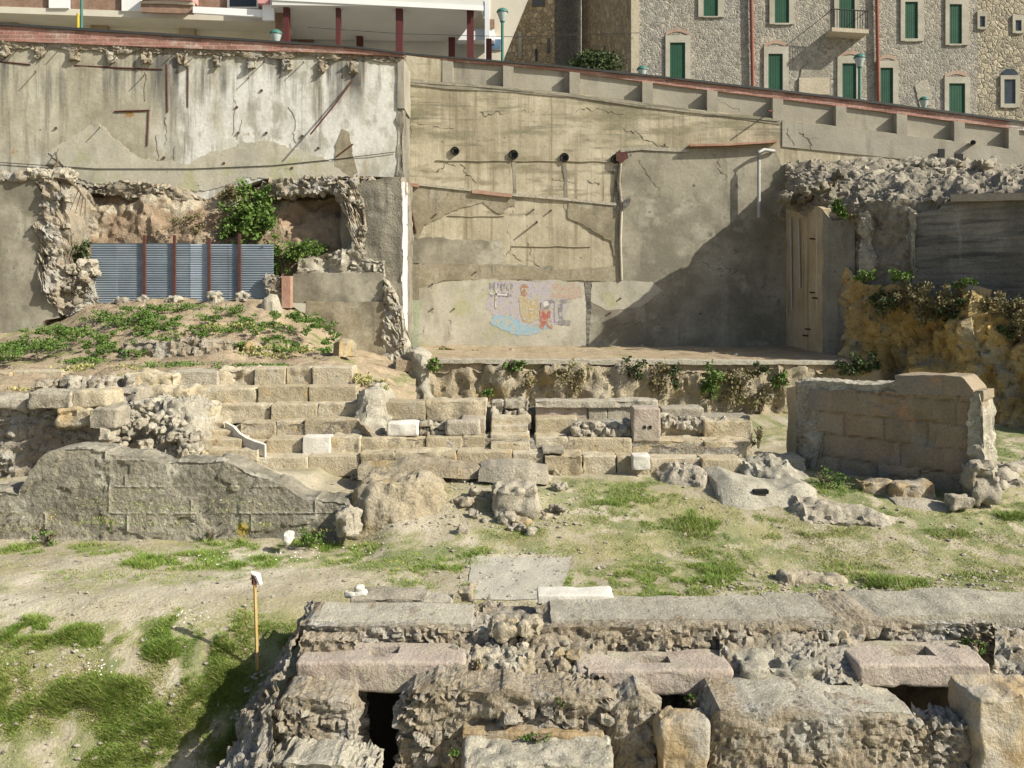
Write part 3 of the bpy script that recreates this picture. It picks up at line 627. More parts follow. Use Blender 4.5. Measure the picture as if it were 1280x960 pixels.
single('flat_stone', 'flat pale slab lying on the lowest seat row right of the stair', 'stone slab', 678, 706, 562, 568, 17.85, .5, M['grey_stone'], None, r=.02)
# broken small stones in the gap of the third row
t = thing('broken_masonry', 'small broken stones filling the gap between the two loose pale blocks', 'masonry', U(540, 546, 18.75))
for x0, x1, yt, yb in ((524, 538, 535, 546), (538, 556, 530, 538), (539, 556, 539, 546), (524, 540, 527, 535)): block('rubble_stone', x0, x1, yt, yb, 18.7, .3, M['grey_stone'], t, r=.05, rough=.04, res=.06)
t = thing('broken_masonry', 'heap of grey broken stones on the right seats beside the upright pinkish block', 'masonry', U(750, 546, 18.75))
for k in range(16):
    x = 718+k % 8*9+random.uniform(-3, 3); y = 545-(k//8)*8+random.uniform(-2, 2); w = random.uniform(8, 14)
    block('rubble_stone', x, x+w, y-random.uniform(7, 10), y+2, 18.55+.12*(k//8), .25, M['grey_stone'], t, r=.05, rough=.05, res=.06, yaw=random.uniform(-.4, .4))
t = thing('broken_masonry', 'low patch of broken stones at the right end of the seats behind the upright block', 'masonry', U(865, 530, 19.1))
for k in range(18):
    x = 828+k % 9*9+random.uniform(-3, 3); y = 534-(k//9)*8+k % 9*.7+random.uniform(-2, 2); w = random.uniform(8, 13)
    block('rubble_stone', x, x+w, y-random.uniform(6, 9), y+3, 18.95+.15*(k//9), .25, M['grey_stone'], t, r=.05, rough=.05, res=.06, yaw=random.uniform(-.4, .4))
# stairs
t = thing('stone_stair', 'narrow stone stair of worn steps cut through the middle of the seats', 'stairs', U(636, 566, 18.3))
for i, (x0, x1, yt, yb) in enumerate([(613, 662, 554, 567), (613, 662, 543, 555), (614, 660, 532, 544), (614, 664, 521, 533)]):
    block('step', x0, x1, yt, yb+4, 18.2+.30*i, .5, M['seat'], t, r=.02, rough=.012, res=.06, tone=.75)
for x0, x1, yt, yb in ((613, 630, 502, 521), (631, 661, 500, 511), (630, 646, 512, 522), (647, 661, 511, 522)): block('rubble_stone', x0, x1, yt, yb+2, 19.42, .45, M['grey_stone'], t, r=.05, rough=.04, res=.06)
t = thing('stone_stair', 'short stair of yellow stone steps at the left end of the seats', 'stairs', U(262, 575, 18.2))
for i, (x0, x1, yt, yb) in enumerate([(258, 322, 562, 573), (246, 302, 549, 562), (232, 291, 538, 549), (228, 280, 527, 538)]):
    block('step', x0, x1, yt, yb+4, 17.85+.37*i, .65, M['seat'], t, r=.025, rough=.018, res=.06, tone=.6)
    if i < 3: block('step_side', x0-14, x0+2, yt+3, yb+5, 17.83+.37*i, .5, M['seat'], t, r=.05, rough=.04, res=.06, tone=.4)
P_ = [(282, 529, 18.75), (292, 533, 18.6), (298, 540, 18.45), (305, 548, 18.3), (315, 553, 18.15), (328, 558, 18.0), (331, 570, 17.98)]
wall('marble_edging', [(281, 528, 536, 18.8), (291, 533, 545, 18.6), (299, 542, 553, 18.4), (308, 548, 560, 18.2), (319, 552, 565, 18.05), (331, 556, 572, 17.9)], .14, M['marble'], None, res=.05, rel=plain(.012, 4, 3))
tag(bpy.data.objects['marble_edging'], 'curving white marble edging running down beside the left stair', 'edging')
# lumps of lime concrete standing among the seats
t = tag(wall('concrete_lump', [(432, 520, 547, 19.2), (441, 500, 547, 18.8), (455, 490, 546, 18.7), (472, 497, 546, 18.8), (484, 520, 546, 19.0)], 1.3, M['conglom'], None, res=.06, rel=rubble(5, .06, .03, .06, 31), jag=.06, lean=.5), 'rough grey lump of lime concrete interrupting the upper seat rows', 'masonry')
# left rubble masonry above the plastered wall
tag(wall('rubble_slope', [(126, 522, 585, 18.0), (160, 505, 585, 17.6), (190, 512, 590, 17.3), (215, 527, 590, 17.2), (236, 555, 590, 17.2)], 2.2, M['conglom'], None, res=.05, rel=rubble(4.5, .10, .08, .10, 41, .35), jag=.12, lean=1.0), 'pale crumbling concrete slope left of the short yellow stair', 'masonry')
t = thing('rubble_wall', 'dark rubble wall of small stones under long flat blocks at far left', 'wall', U(60, 600, 17))
wall('wall_core', [(-320, 520, 700, 17.6), (-40, 508, 640, 17.5), (20, 507, 630, 17.4), (60, 511, 600, 17.3), (100, 512, 590, 17.1), (128, 512, 585, 17.0)], 2.6, M['rubble'], t, res=.055, rel=rubble(4.2, .10, .06, .05, 43, .2), jag=.05, wres=.2)
block('coping_block', 33, 88, 490, 512, 17.0, .8, M['grey_stone'], t, r=.05, rough=.03)
block('coping_block', 88, 133, 489, 511, 17.05, .8, M['seat'], t, r=.06, rough=.03)
block('coping_block', -60, 33, 498, 514, 17.3, .8, M['grey_stone'], t, r=.08, rough=.05)
block('corner_block', 111, 146, 511, 536, 16.75, .6, M['grey_stone'], t, r=.04, rough=.03)
block('corner_block', 122, 137, 535, 551, 16.72, .5, M['grey_stone'], t, r=.05, rough=.04)
block('corner_block', 70, 112, 512, 534, 16.9, .6, M['seat'], t, r=.06, rough=.05)
single('stone_block', 'big rounded ochre block at the left end of the topmost seat row', 'stone block', 153, 219, 467, 487, 20.0, .9, M['seat'], None, r=.09, rough=.06)
single('stone_block', 'worn round edged block under the big ochre block at left', 'stone block', 165, 237, 486, 506, 19.5, .9, M['seat'], None, r=.12, rough=.06)
single('stone_block', 'lumpy ochre block beside the head of the short left stair', 'stone block', 194, 270, 506, 528, 19.0, .8, M['seat'], None, r=.11, rough=.09)
single('stone_block', 'flat grey block between the rubble wall and the lumpy ochre blocks', 'stone block', 128, 172, 488, 505, 18.8, .8, M['grey_stone'], None, r=.08, rough=.05)
t = thing('low_rubble_wall', 'low line of grey rubble stones across the grass above the far left wall', 'masonry', U(100, 485, 20))
for k in range(14):
    x = 42+k*8.5; block('rubble_stone', x, x+random.uniform(9, 16), 478-k*.4-random.uniform(0, 6), 490, 19.6+random.uniform(0, .5), .4, M['grey_stone'], t, r=.08, rough=.07, res=.08, yaw=random.uniform(-.5, .5))
single('stone_kerb', 'long low ochre kerb stone lying on grass at the far left', 'kerb stone', 12, 78, 463, 475, 22, .5, M['seat'], None, r=.05)
single('stone_kerb', 'short ochre kerb stone cut by the left picture edge', 'kerb stone', -40, 13, 465, 478, 21.9, .5, M['seat'], None, r=.05)

g = np.random.default_rng(77)
for k in range(40):
    px_ = g.uniform(132, 236); py_ = g.uniform(508+max(0, px_-190)*.8, 574); w_ = g.uniform(7, 17); Yk = 17.15+(574-py_)/66*.9
    single('rubble_stone', 'pale rubble stone lodged in the crumbling slope left of the short yellow stair', 'stone', px_, px_+w_, py_-w_*.6, py_+2, Yk, w_*.014, M['grey_stone'] if k % 3 else M['conglom'], 'rubble stones in the left slope', r=.05, rough=.05, res=.05, yaw=g.uniform(-.7, .7))
# plastered side wall with scored ashlar joints
def rend(P, c):
    row_h, w = .465, .72; s = c[:, 0]; z = P[:, 2]
    r = np.floor(z/row_h); ss = s+(r % 2)*w*.5+.1*_h(r, 0, 0, 3); b = np.floor(ss/w)
    e = np.minimum(np.minimum(z/row_h-r, 1-(z/row_h-r))*row_h, np.minimum(ss/w-b, 1-(ss/w-b))*w)
    n = fbm(P, 1.6, 5, 12); fl = sm((n-.085)/.03)
    j = (1-sm(e/.02))*(1-fl*.45)
    d = -.03*fl+.022*j+.014*fbm(P, 2.3, 5, 14)-.02*fl*fbm(P, 9, 3, 15)+.008*fbm(P, 14, 3, 19)
    return d, np.clip(.5+.25*(_h(r, b, 0, 9)-.5)-.3*fl+.5*j+.5*fbm(P, 1.1, 4, 16), 0, 1)
w1 = wall('plastered_wall', [(a, b, 684, YW) for a, b in WT]+[(446, 645, 684, YW+.1)], .7, M['render_wall'], None, res=.035, rel=rend, jag=.045, wres=.08)
tag(w1, 'long grey lime plastered wall with scored block joints and a ragged top', 'wall')

# ------------------------------------------------------------------ rock outcrop and stones in the middle
def lump(name, label, cat, cols, depth, m, rel, res=.06, jag=.06, lean=.5, group=None, **k):
    return tag(wall(name, cols, depth, m, None, res=res, rel=rel, jag=jag, lean=lean, **k), label, cat, group)
lump('rock_outcrop', 'tall craggy outcrop of grey and ochre rock below the seats', 'rock', [(430, 640, 684, 15.7), (442, 622, 684, 15.5), (462, 612, 684, 15.4), (490, 607, 684, 15.3), (520, 609, 682, 15.4), (545, 619, 680, 15.6), (564, 640, 676, 15.9)], 1.0, M['grey_rock'], crag(1.9, .15, 3), jag=.05, lean=.35, res=.045)
lump('rock_outcrop', 'low rubbly rock step between the tall outcrop and the big loose block', 'rock', [(545, 600, 665, 16.6), (565, 604, 660, 16.5), (590, 606, 655, 16.6), (620, 616, 655, 16.8)], .7, M['grey_stone'], rubble(4, .08, .05, .1, 23), jag=.1, lean=.7)
lump('flat_rock', 'flat layered stone lying before the lowest seats left of centre', 'rock', [(447, 588, 600, 17.0), (500, 585, 598, 17.0), (560, 586, 598, 17.0), (600, 590, 598, 17.1)], .7, M['grey_rock'], plain(.05, 1.5, 4), jag=.05, lean=.1)
lump('flat_rock', 'flat grey stone lying behind the big loose block', 'rock', [(598, 588, 602, 16.9), (630, 584, 602, 16.8), (660, 585, 604, 16.8), (684, 592, 604, 16.9)], .7, M['grey_stone'], plain(.04, 1.5, 9), jag=.05, lean=.1)
xb, yb_, zb = hit(645., 656.)
single('loose_boulder', 'big squared grey boulder propped on two smaller stones', 'boulder', 615, 674, 610, 651, 15.55, .75, M['grey_stone'], None, r=.09, rough=.06, tilt=.03)
single('loose_stone', 'small upright pale stone propping the left of the big boulder', 'stone', 624, 642, 641, 664, 15.35, .25, M['grey_stone'], None, r=.08, rough=.04, tilt=-.3)
single('loose_stone', 'small rounded stone lying under the right of the big boulder', 'stone', 641, 670, 649, 671, 15.3, .35, M['grey_rock'], None, r=.12, rough=.05)
single('loose_stone', 'grey stone standing against the right foot of the tall outcrop', 'stone', 668, 699, 648, 672, 15.5, .5, M['grey_rock'], None, r=.14, rough=.08)
single('loose_stone', 'grey stone leaning on the end of the plastered wall', 'stone', 417, 446, 640, 672, 15.0, .5, M['grey_stone'], None, r=.1, rough=.07)
single('loose_stone', 'white stone lying in grass before the plastered wall', 'stone', 350, 367, 666, 681, 14.7, .25, M['marble'], None, r=.08, rough=.04)
single('loose_stone', 'small grey stone left of the big boulder', 'stone', 594, 613, 622, 638, 16.1, .3, M['grey_stone'], None, r=.08, rough=.05)
single('loose_stone', 'small stone in the rubble just left below the big boulder', 'stone', 590, 606, 638, 652, 15.8, .3, M['grey_stone'], None, r=.09, rough=.06)
g = np.random.default_rng(23)
for k in range(46):
    px_, py_ = g.uniform(560, 705), g.uniform(592, 668)
    if k > 32: px_, py_ = g.uniform(440, 600), g.uniform(583, 600)
    if 608 < px_ < 680 and 605 < py_ < 660: continue
    x_, y_, z_ = [float(q[0]) for q in hit(np.array([px_]), np.array([py_]))]; w_ = g.uniform(.1, .34)
    tag(stone('rubble_stone', (x_, y_, z_-.04), (w_, w_*.8, w_*g.uniform(.5, .8)), M['grey_stone'] if k % 3 else M['grey_rock'], None, r=.06*w_/.2, rough=.05*w_/.25, res=.045, yaw=g.uniform(-.8, .8)), 'grey rubble stone lying below the seats around the big propped boulder', 'stone', 'rubble stones below the seats')
# right foundations
lump('rubble_heap', 'low heap of rubble stones in front of the right end of the seats', 'masonry', [(828, 600, 618, 17.0), (845, 592, 620, 16.9), (875, 593, 620, 16.8), (900, 602, 618, 16.9)], .8, M['grey_stone'], rubble(6, .07, .05, .06, 27), jag=.05, lean=.4, res=.05)
lump('foundation_stone', 'broad pale foundation lump with a small slot right of the seats', 'masonry', [(898, 622, 634, 16.2), (905, 612, 640, 16.0), (925, 606, 643, 15.9), (950, 616, 648, 15.75), (985, 622, 652, 15.7), (1020, 612, 650, 15.9), (1040, 622, 645, 16.1)], 1.1, M['conglom'], plain(.05, 1.3, 5), jag=.04, lean=.6, res=.05)
bx('slot', 943, 961, 613, 617.5, 16.16, .2, M['black'], bpy.data.objects['foundation_stone'])
lump('rubble_heap', 'white crumbled rubble heap between the seats and the brown ashlar wall', 'masonry', [(930, 590, 612, 17.3), (950, 582, 612, 17.1), (975, 585, 612, 17.0), (1000, 594, 612, 17.1), (1012, 600, 612, 17.2)], .9, M['conglom'], rubble(5, .09, .05, .1, 29), jag=.08, lean=.6, res=.05)
lump('rubble_heap', 'grey rubble strip trailing right from the foundation lump', 'masonry', [(990, 640, 652, 15.6), (1010, 630, 656, 15.4), (1060, 638, 660, 15.3), (1110, 648, 664, 15.2), (1150, 656, 664, 15.2)], .5, M['grey_stone'], rubble(6, .06, .05, .05, 33), jag=.05, lean=.3, res=.05)
lump('flat_rock', 'flat stone bedded in grass before the brown ashlar wall', 'rock', [(1130, 636, 646, 15.8), (1160, 631, 648, 15.7), (1200, 638, 650, 15.6)], .7, M['grey_stone'], plain(.04, 2, 6), lean=.4)
single('stone_block', 'small squared stone before the right end of the brown ashlar wall', 'stone block', 1191, 1219, 622, 638, 15.7, .35, M['grey_stone'], None, r=.04, rough=.03)
single('loose_stone', 'pale stone in the weeds along the wall line near the right grass edge', 'stone', 980, 1055, 724, 735, 13.2, .4, M['grey_rock'], None, r=.06, rough=.06)

# ------------------------------------------------------------------ brown ashlar wall at right
CA, SA = math.cos(math.radians(43)), math.sin(math.radians(43))
AX, AY = (1012-640)/F*18.5, 18.5
def ash_Y(px):
    k = (px-640)/F; s = (k*AY-AX)/(CA+k*SA); return AY-SA*s
def ashrel(P, c):
    s = c[:, 0]; z = P[:, 2]; rh = .46; r = np.floor(z/rh); w = .8
    ss = s/w+_h(r, 1, 0, 4)*1.0; b = np.floor(ss); f = ss-b
    e = np.minimum(np.minimum(z/rh-r, 1-(z/rh-r))*rh, np.minimum(f, 1-f)*w)
    d = -.035*(1-sm(e/.03))+.035*(_h(r, b, 0, 6)-.5)+.05*fbm(P, 2, 5, 3)-.05*sm((fbm(P, 1.7, 4, 18)-.1)/.08)
    return d, np.clip(_h(r, b, 0, 7)*.8+.1+.4*fbm(P, 2.5, 4, 5)-.3*(1-sm(e/.03)), 0, 1)
t = thing('ashlar_wall', 'free standing brown ashlar wall in shade at right, with two big blocks on top', 'wall', U(1120, 615, ash_Y(1120)))
wall('wall_body', [(p, 487+(p-1012)*.012, 640, ash_Y(p)) for p in range(1012, 1229, 12)], .75, M['ashlar'], t, res=.045, rel=ashrel, ddir=(SA, CA, 0), wres=.1, jag=.02)
wall('wall_cap', [(p, 476+(p-1012)*.03, 492+(p-1012)*.012, ash_Y(p)+.03) for p in range(1004, 1128, 10)], .7, M['conglom'], t, res=.05, rel=rubble(6, .03, .02, .03, 51), ddir=(SA, CA, 0), wres=.1, jag=.03)
wall('top_block', [(p, 469, 493, ash_Y(p)-.05) for p in (1119, 1148, 1177)], .8, M['ashlar'], t, res=.06, rel=plain(.03, 2, 21, .35), ddir=(SA, CA, 0), round_=.06)
wall('top_block', [(1177.5, 469, 494, ash_Y(1177)-.05), (1203, 471, 495, ash_Y(1203)-.05), (1217, 488, 496, ash_Y(1217)-.05)], .8, M['ashlar'], t, res=.06, rel=plain(.03, 2, 22, .3), ddir=(SA, CA, 0), round_=.06)
wall('end_block', [(1211, 491, 600, ash_Y(1211)-.08), (1224, 490, 600, ash_Y(1224)-.08), (1231, 520, 600, ash_Y(1231)-.08)], .8, M['conglom'], t, res=.05, rel=rubble(6, .04, .03, .05, 52), ddir=(SA, CA, 0))
block('footing_block', 1078, 1116, 603, 628, 16.6, .5, M['ochre_block'], t, r=.06, rough=.05)
block('footing_block', 1118, 1172, 604, 632, 16.3, .5, M['ochre_block'], t, r=.07, rough=.05, tone=.3)
block('footing_block', 1216, 1250, 582, 630, 15.9, .5, M['grey_stone'], t, r=.1, rough=.08)
# broken cross wall at its left end
t2 = tag(wall('cross_wall', [(984, 486, 585, 19.5), (996, 482, 588, 19.1), (1010, 478, 590, 18.75)], .5, M['pillar_conc'], None, res=.06, rel=plain(.02, 2, 24), ddir=(.9, .3, 0), jag=.02), 'smooth tan stub of cross wall at the left end of the brown ashlar wall', 'wall')
tag(wall('concrete_lump', [(1004, 479, 600, 18.62), (1016, 478, 602, 18.45), (1030, 479, 560, 18.35), (1034, 482, 500, 18.35)], .5, M['conglom'], None, res=.05, rel=rubble(6, .05, .03, .06, 53), jag=.03, wres=.1), 'ragged grey broken wall core at the left edge of the brown ashlar wall', 'masonry')
tag(block('stone_sill', 955, 1008, 573, 590, 18.2, .7, M['grey_stone'], None, r=.05, rough=.03), 'pale flat sill stone in the passage between seats and cross wall', 'stone slab')
for k, (x0, x1, yt, yb, Y, lab) in enumerate([(1232, 1262, 588, 612, 17.5, 'grey boulder nearest the end of the brown ashlar wall'), (1250, 1290, 600, 636, 16.8, 'dark boulder at the right edge of the orchestra'), (1262, 1320, 585, 604, 18.0, 'flat grey boulder behind the dark boulder at the right edge')]):
    single('loose_boulder', lab, 'boulder', x0, x1, yt, yb, Y, .8, M['grey_stone'], None, r=.16, rough=.1)

# ------------------------------------------------------------------ terrace, cliff and rock faces behind the seats
MW, LW = 34.0, 32.0                       # distance of the tall mural wall and of the whitewashed wall
kind(wall('rock_face', [(440, 478, 600, 26.2), (480, 470, 600, 26.4), (520, 463, 600, 26.5), (600, 460, 600, 26.45), (760, 460, 600, 26.45), (900, 460, 600, 26.45), (1010, 460, 600, 26.45), (1110, 461, 600, 26.4)], 7.5, M['grey_rock'], None, res=.09, rel=crag(1.5, .30, 6), jag=.03, lean=.1, wres=.4), 'structure')
kind(wall('terrace', [(495, 450, 464, 26.7), (600, 451.5, 464, 26.7), (800, 452, 464, 26.7), (1000, 453, 464, 26.65), (1085, 452, 464, 26.65)], 7.5, M['earth'], None, res=.11, rel=plain(.03, 1.2, 8), jag=.03, wres=.2), 'structure')
kind(plate('concrete_lip', [(540, 449.5), (735, 450), (840, 450), (980, 452), (1062, 451), (1062, 455.5), (900, 456), (735, 455.5), (540, 454)], 26.55, .5, M['conglom'], None, jag=.8, step=6), 'structure')
def rw_t(px):
    k = (px-640)/F; return (k*30-10.5)/(1+k)
def rw_Y(px, off=0):
    """right hand wall line running toward the camera at 45 degrees; off = metres out from it"""
    k = (px-640)/F; a = -.7071*off
    t = (k*(30+a)-(10.5+a))/(1+k); return 30+a-t
RD = (.7071, .7071, 0)
kind(wall('cliff', [(p, yt, 565, rw_Y(p, o+min(1, .05*(p-1070)))) for p, yt, o in ((1070, 350, .15), (1085, 346, .5), (1110, 352, .9), (1140, 360, 1.0), (1165, 374, 1.1), (1200, 378, 1.2), (1240, 384, 1.3), (1290, 390, 1.4), (1380, 396, 1.5), (1500, 400, 1.5))], 3, M['ochre_rock'], None, res=.08, rel=crag(1.15, .75, 14), jag=.25, lean=1.4, ddir=RD, wres=.3), 'structure')
t = thing('terrace_wall', 'dark stained concrete wall with horizontal board marks above the yellow cliff', 'wall', U(1210, 400, rw_Y(1210)))
wall('dark_panel', [(p, yt, 420, rw_Y(p, .05)) for p, yt in ((1141, 268), (1175, 262), (1180, 252), (1280, 249), (1400, 243), (1560, 236))], 1.2, M['dark_conc'], t, res=.1, rel=plain(.02, 1.5, 31), ddir=RD, jag=.02, wres=.2)
wall('rubble_panel', [(p, yt, 400, rw_Y(p, -.05)) for p, yt in ((1066, 258), (1090, 250), (1110, 250), (1130, 262), (1141, 268))], 1.2, M['debris'], t, res=.07, rel=rubble(3.5, .07, .04, .1, 61), ddir=RD, jag=.1, wres=.2)
wall('light_rubble_strip', [(p, yt, 345, rw_Y(p, .22)) for p, yt in ((1074, 268), (1082, 262), (1089, 275))], .5, M['conglom'], t, res=.06, rel=rubble(5, .08, .05, .1, 62), ddir=RD, jag=.06)
wall('broken_edge', [(p, yt, yb, rw_Y(p, .18)) for p, yt, yb in ((1135, 262, 300), (1139, 258, 338), (1145, 270, 342))], .4, M['conglom'], t, res=.06, rel=rubble(6, .06, .04, .1, 63), ddir=RD, jag=.06)
wall('coping', [(p, yt, yt+9, rw_Y(p, .28)) for p, yt in ((1188, 243), (1230, 242), (1280, 241), (1400, 234))], .6, M['grey_stone'], t, res=.08, rel=plain(.02, 2, 33), ddir=RD)
t = thing('concrete_pillar', 'tall tan concrete pillar wall with pipes, projecting beside the mural wall', 'wall', (10.6, 30, 2))
X0 = 10.5
wall('side_face', [(982.2, 250, 443, 34.0), (1000, 254, 445, 32.4), (1015, 257, 447, 31.1), (1028, 261, 450, 30.0)], .5, M['pillar_conc'], t, res=.12, rel=plain(.02, 1.2, 35), ddir=(1, 0, 0), jag=.05)
wall('front_face', [(1028.5, 262, 450, rw_Y(1028.5)), (1040, 276, 450, rw_Y(1040)), (1052, 274, 450, rw_Y(1052)), (1068, 268, 450, rw_Y(1068))], .8, M['pier_conc'], t, res=.08, rel=plain(.04, 1.5, 36), ddir=RD, jag=.06)
for x, y0, y1 in ((988, 271, 388), (998, 273, 360)):
    k = (x-640)/F; Yp = 10.42/k; tube('conduit', [U(x, y0, Yp), U(x+1, (y0+y1)/2, Yp), U(x+2, y1, Yp)], .045, M['pvc'], t, 6)
for x, y in ((1018, 299), (1018, 366), (1021, 373), (1009, 420), (1012, 412)):
    k = (x-640)/F; Yp = 10.49/k; tube('bar_stub', [U(x, y, Yp)+[.1, 0, 0], U(x, y, Yp)-[.16, .0, -.02]], .03, M['rust'], t, 5)
# broken rubble lying on top of the terrace wall, up to the street wall
kind(sheet('rubble_bank', [[(981, 262, 33.4), (1028, 272, rw_Y(1028, -.5)), (1100, 300, rw_Y(1100, -.5)), (1180, 290, rw_Y(1180, -.5)), (1280, 280, rw_Y(1280, -.5)), (1500, 270, rw_Y(1500, -.5))], [(981, 246, 33.0), (1028, 260, rw_Y(1028, -.25)), (1100, 251, rw_Y(1100, -.2)), (1180, 246, rw_Y(1180, -.2)), (1280, 240, rw_Y(1280, -.2)), (1500, 232, rw_Y(1500, -.2))],
    [(981, 228, 33.3), (1028, 236, rw_Y(1028)+1), (1100, 232, rw_Y(1100)+1.2), (1180, 226, rw_Y(1180)+1.2), (1280, 226, rw_Y(1280)+1.4), (1500, 220, rw_Y(1500)+1.4)],
    [(981, 210, 33.7), (1028, 203, 33.4), (1100, 201, 33.2), (1180, 200, 33.2), (1280, 209, 33.2), (1500, 205, 33.2)],
    [(981, 204, 34.3), (1028, 196, 34.3), (1280, 204, 34.3), (1500, 200, 34.3)]], M['debris'], None, .07, rubble(3.0, .11, .07, .16, 71, .6)), 'structure')
t = thing('debris_overhang', 'dark clump of broken masonry hanging over the head of the tan pillar', 'masonry', U(1010, 250, 30.2))
for k in range(26):
    x = random.uniform(972, 1052); y = 250-(x-972)*.42+abs(random.gauss(0, 7)); w = random.uniform(8, 18)
    block('rubble_stone', x, x+w, y-w*.7, y, 30.3+random.uniform(-.6, 1.4)+(0 if x > 1000 else 1.2), .5, M['debris'], t, r=.11, rough=.09, res=.1, yaw=random.uniform(-.6, .6))
for k in range(12):
    x = 1070+k*17+random.uniform(-5, 5); y = 212+random.uniform(0, 34); w = random.uniform(14, 30)
    single('loose_stone', 'rubble stone lying on the bank below the street wall', 'stone', x, x+w, y-w*.6, y, rw_Y(x)+1.2+(246-y)*.07, .6, M['grey_stone'], 'rubble stones on the bank below the street wall', r=.16, rough=.12, res=.1, yaw=random.uniform(-.6, .6))

# ------------------------------------------------------------------ earth mound at left and the bank behind the metal fence
kind(sheet('earth_mound', [
    [(-400, 520, 17.9), (0, 515, 18.2), (40, 500, 18.4), (110, 499, 18.6), (160, 492, 19.3), (212, 474, 20.6), (440, 470, 20.6), (470, 500, 19.8), (520, 520, 19.8)],
    [(-400, 480, 21), (0, 476, 21), (110, 478, 21), (212, 461, 21.3), (440, 458, 21.3), (475, 486, 22), (520, 505, 23)],
    [(-400, 462, 23), (0, 464, 22.5), (100, 462, 22.7), (150, 450, 23), (285, 448, 23), (330, 452, 23.4), (420, 448, 23.6), (450, 462, 24), (520, 485, 25)],
    [(-400, 440, 25.6), (0, 448, 25), (60, 440, 25.4), (130, 425, 25.5), (160, 423, 25.2), (290, 424, 25.2), (340, 428, 25.6), (420, 440, 26), (455, 452, 26.5), (520, 472, 26.6)],
    [(-400, 424, 28), (0, 428, 27.6), (60, 416, 27.6), (110, 398, 27.6), (150, 394, 27.6), (300, 392, 27.6), (340, 396, 27.8), (400, 420, 28.5), (440, 443, 29), (500, 458, 29)],
    [(-400, 414, 29.6), (0, 414, 29.6), (60, 408, 29.6), (110, 384, 29.6), (150, 376, 29.6), (340, 374, 29.6), (360, 386, 30), (410, 410, 30.6), (440, 430, 31), (500, 448, 31.4)],
    [(-400, 410, 33), (0, 406, 33), (110, 372, 33), (340, 366, 33), (440, 428, 33), (500, 440, 33)]], M['earth'], None, .1,
    lambda P: (.16*fbm(P, .9, 4, 3)+.11*fbm(P, 2.6, 5, 7)-.16*np.maximum(0, fbm(P, 2, 3, 8)-.08)+.05*fbm(P, 8, 3, 6), .5+.7*fbm(P, 1.5, 3, 9))), 'structure')
kind(sheet('earth_bank', [[(60, 380, 30.6), (120, 380, 30.5), (250, 380, 30.5), (340, 380, 30.5), (440, 330, 30.9), (470, 330, 30.9)],
    [(60, 310, 31.2), (120, 300, 31.0), (200, 300, 30.8), (300, 300, 30.9), (360, 312, 31.0), (440, 300, 31.4), (470, 300, 31.4)],
    [(60, 250, 31.7), (120, 255, 31.6), (200, 250, 31.2), (250, 255, 31.4), (320, 255, 31.7), (400, 250, 32.0), (470, 250, 32.2)],
    [(60, 205, 33.6), (200, 205, 33.2), (300, 225, 33.0), (400, 210, 33.6), (470, 210, 33.6)]], M['red_earth'], None, .08, crag(1.1, .30, 22, 1.1)), 'structure')
lump('remnant_wall', 'low remnant of rubble wall with a flat top on the earth mound', 'masonry', [(152, 430, 441, 23.6), (160, 427, 446, 23.4), (200, 427, 449, 23.3), (250, 426, 449, 23.3), (283, 427, 447, 23.4), (289, 432, 444, 23.5)], .6, M['rubble'], rubble(3.2, .12, .08, .05, 81), jag=.03, lean=.1, res=.05)
lump('boulder', 'rounded hollow boulder at the right end of the earth mound', 'boulder', [(415, 430, 447, 24.6), (423, 425, 448, 24.4), (434, 426, 448, 24.5), (438, 433, 446, 24.7)], .6, M['grey_rock'], plain(.06, 1.5, 7), jag=.03, lean=.1)
for x0, x1, yt, yb, lab in ((305, 320, 430, 440, 'small brown rock on the right slope of the mound near the remnant wall'), (318, 337, 441, 452, 'grey rock lying low on the mound above the topmost seats')):
    single('rock', lab, 'rock', x0, x1, yt, yb, 24.0, .5, M['grey_rock'], None, r=.12, rough=.09)
tag(wall('standing_rock', [(324, 388, 418, 28.6), (331, 374, 420, 28.4), (341, 371, 420, 28.4), (350, 392, 415, 28.6), (354, 405, 412, 28.7)], .5, M['conglom'], None, res=.07, rel=crag(1.5, .12, 5), jag=.08), 'grey upright rock standing on the mound below the right end of the metal fence', 'rock')
for k, (x0, x1, yt, yb, lab) in enumerate([(138, 157, 372, 380, 'low white stone at the left foot of the metal fence'), (171, 184, 371, 380, 'small white stone below the first fence post'), (205, 223, 370, 380, 'white stone below the second fence post'), (257, 274, 366, 384, 'tall white stone below the third fence post'), (293, 309, 366, 384, 'big white stone below the rightmost fence post')]):
    single('white_stone', lab, 'stone', x0, x1, yt, yb, 29.3, .4, M['conglom'], 'white stones along the foot of the metal fence', r=.12, rough=.08, res=.07)
# corrugated metal fence
t = thing('metal_fence', 'grey blue corrugated metal fence on four rust brown posts', 'fence', U(228, 380, 30))
def corr(x0, x1, yt, yb, Y, m):
    a, b = U(x0, yb, Y), U(x1, yt, Y); n = 26*6; zs = np.linspace(a[2], b[2], n+1); V = []; Fc = []
    for z in zs:
        y = Y+.022*math.sin((z-a[2])/.077*2*math.pi)
        V += [(a[0], y, z), (b[0], y, z), (b[0], y+.006, z), (a[0], y+.006, z)]
    for i in range(n):
        o = i*4
        for k in range(4): Fc.append((o+k, o+(k+1) % 4, o+4+(k+1) % 4, o+4+k))
    Fc += [(3, 2, 1, 0), (n*4, n*4+1, n*4+2, n*4+3)]
    emit('sheet_panel', V, Fc, m, t, .5, True, 60)
for i, (x0, x1, yt) in enumerate([(114, 147, 304), (147, 180, 304), (180, 218, 304), (218, 239, 304), (238, 262, 305), (261, 288, 305), (286, 300, 305.5), (300, 342, 305.5)]):
    corr(x0, x1, yt, 380, 30+.012*(i % 2), M['steel_pale'] if i in (4,) else M['steel'])
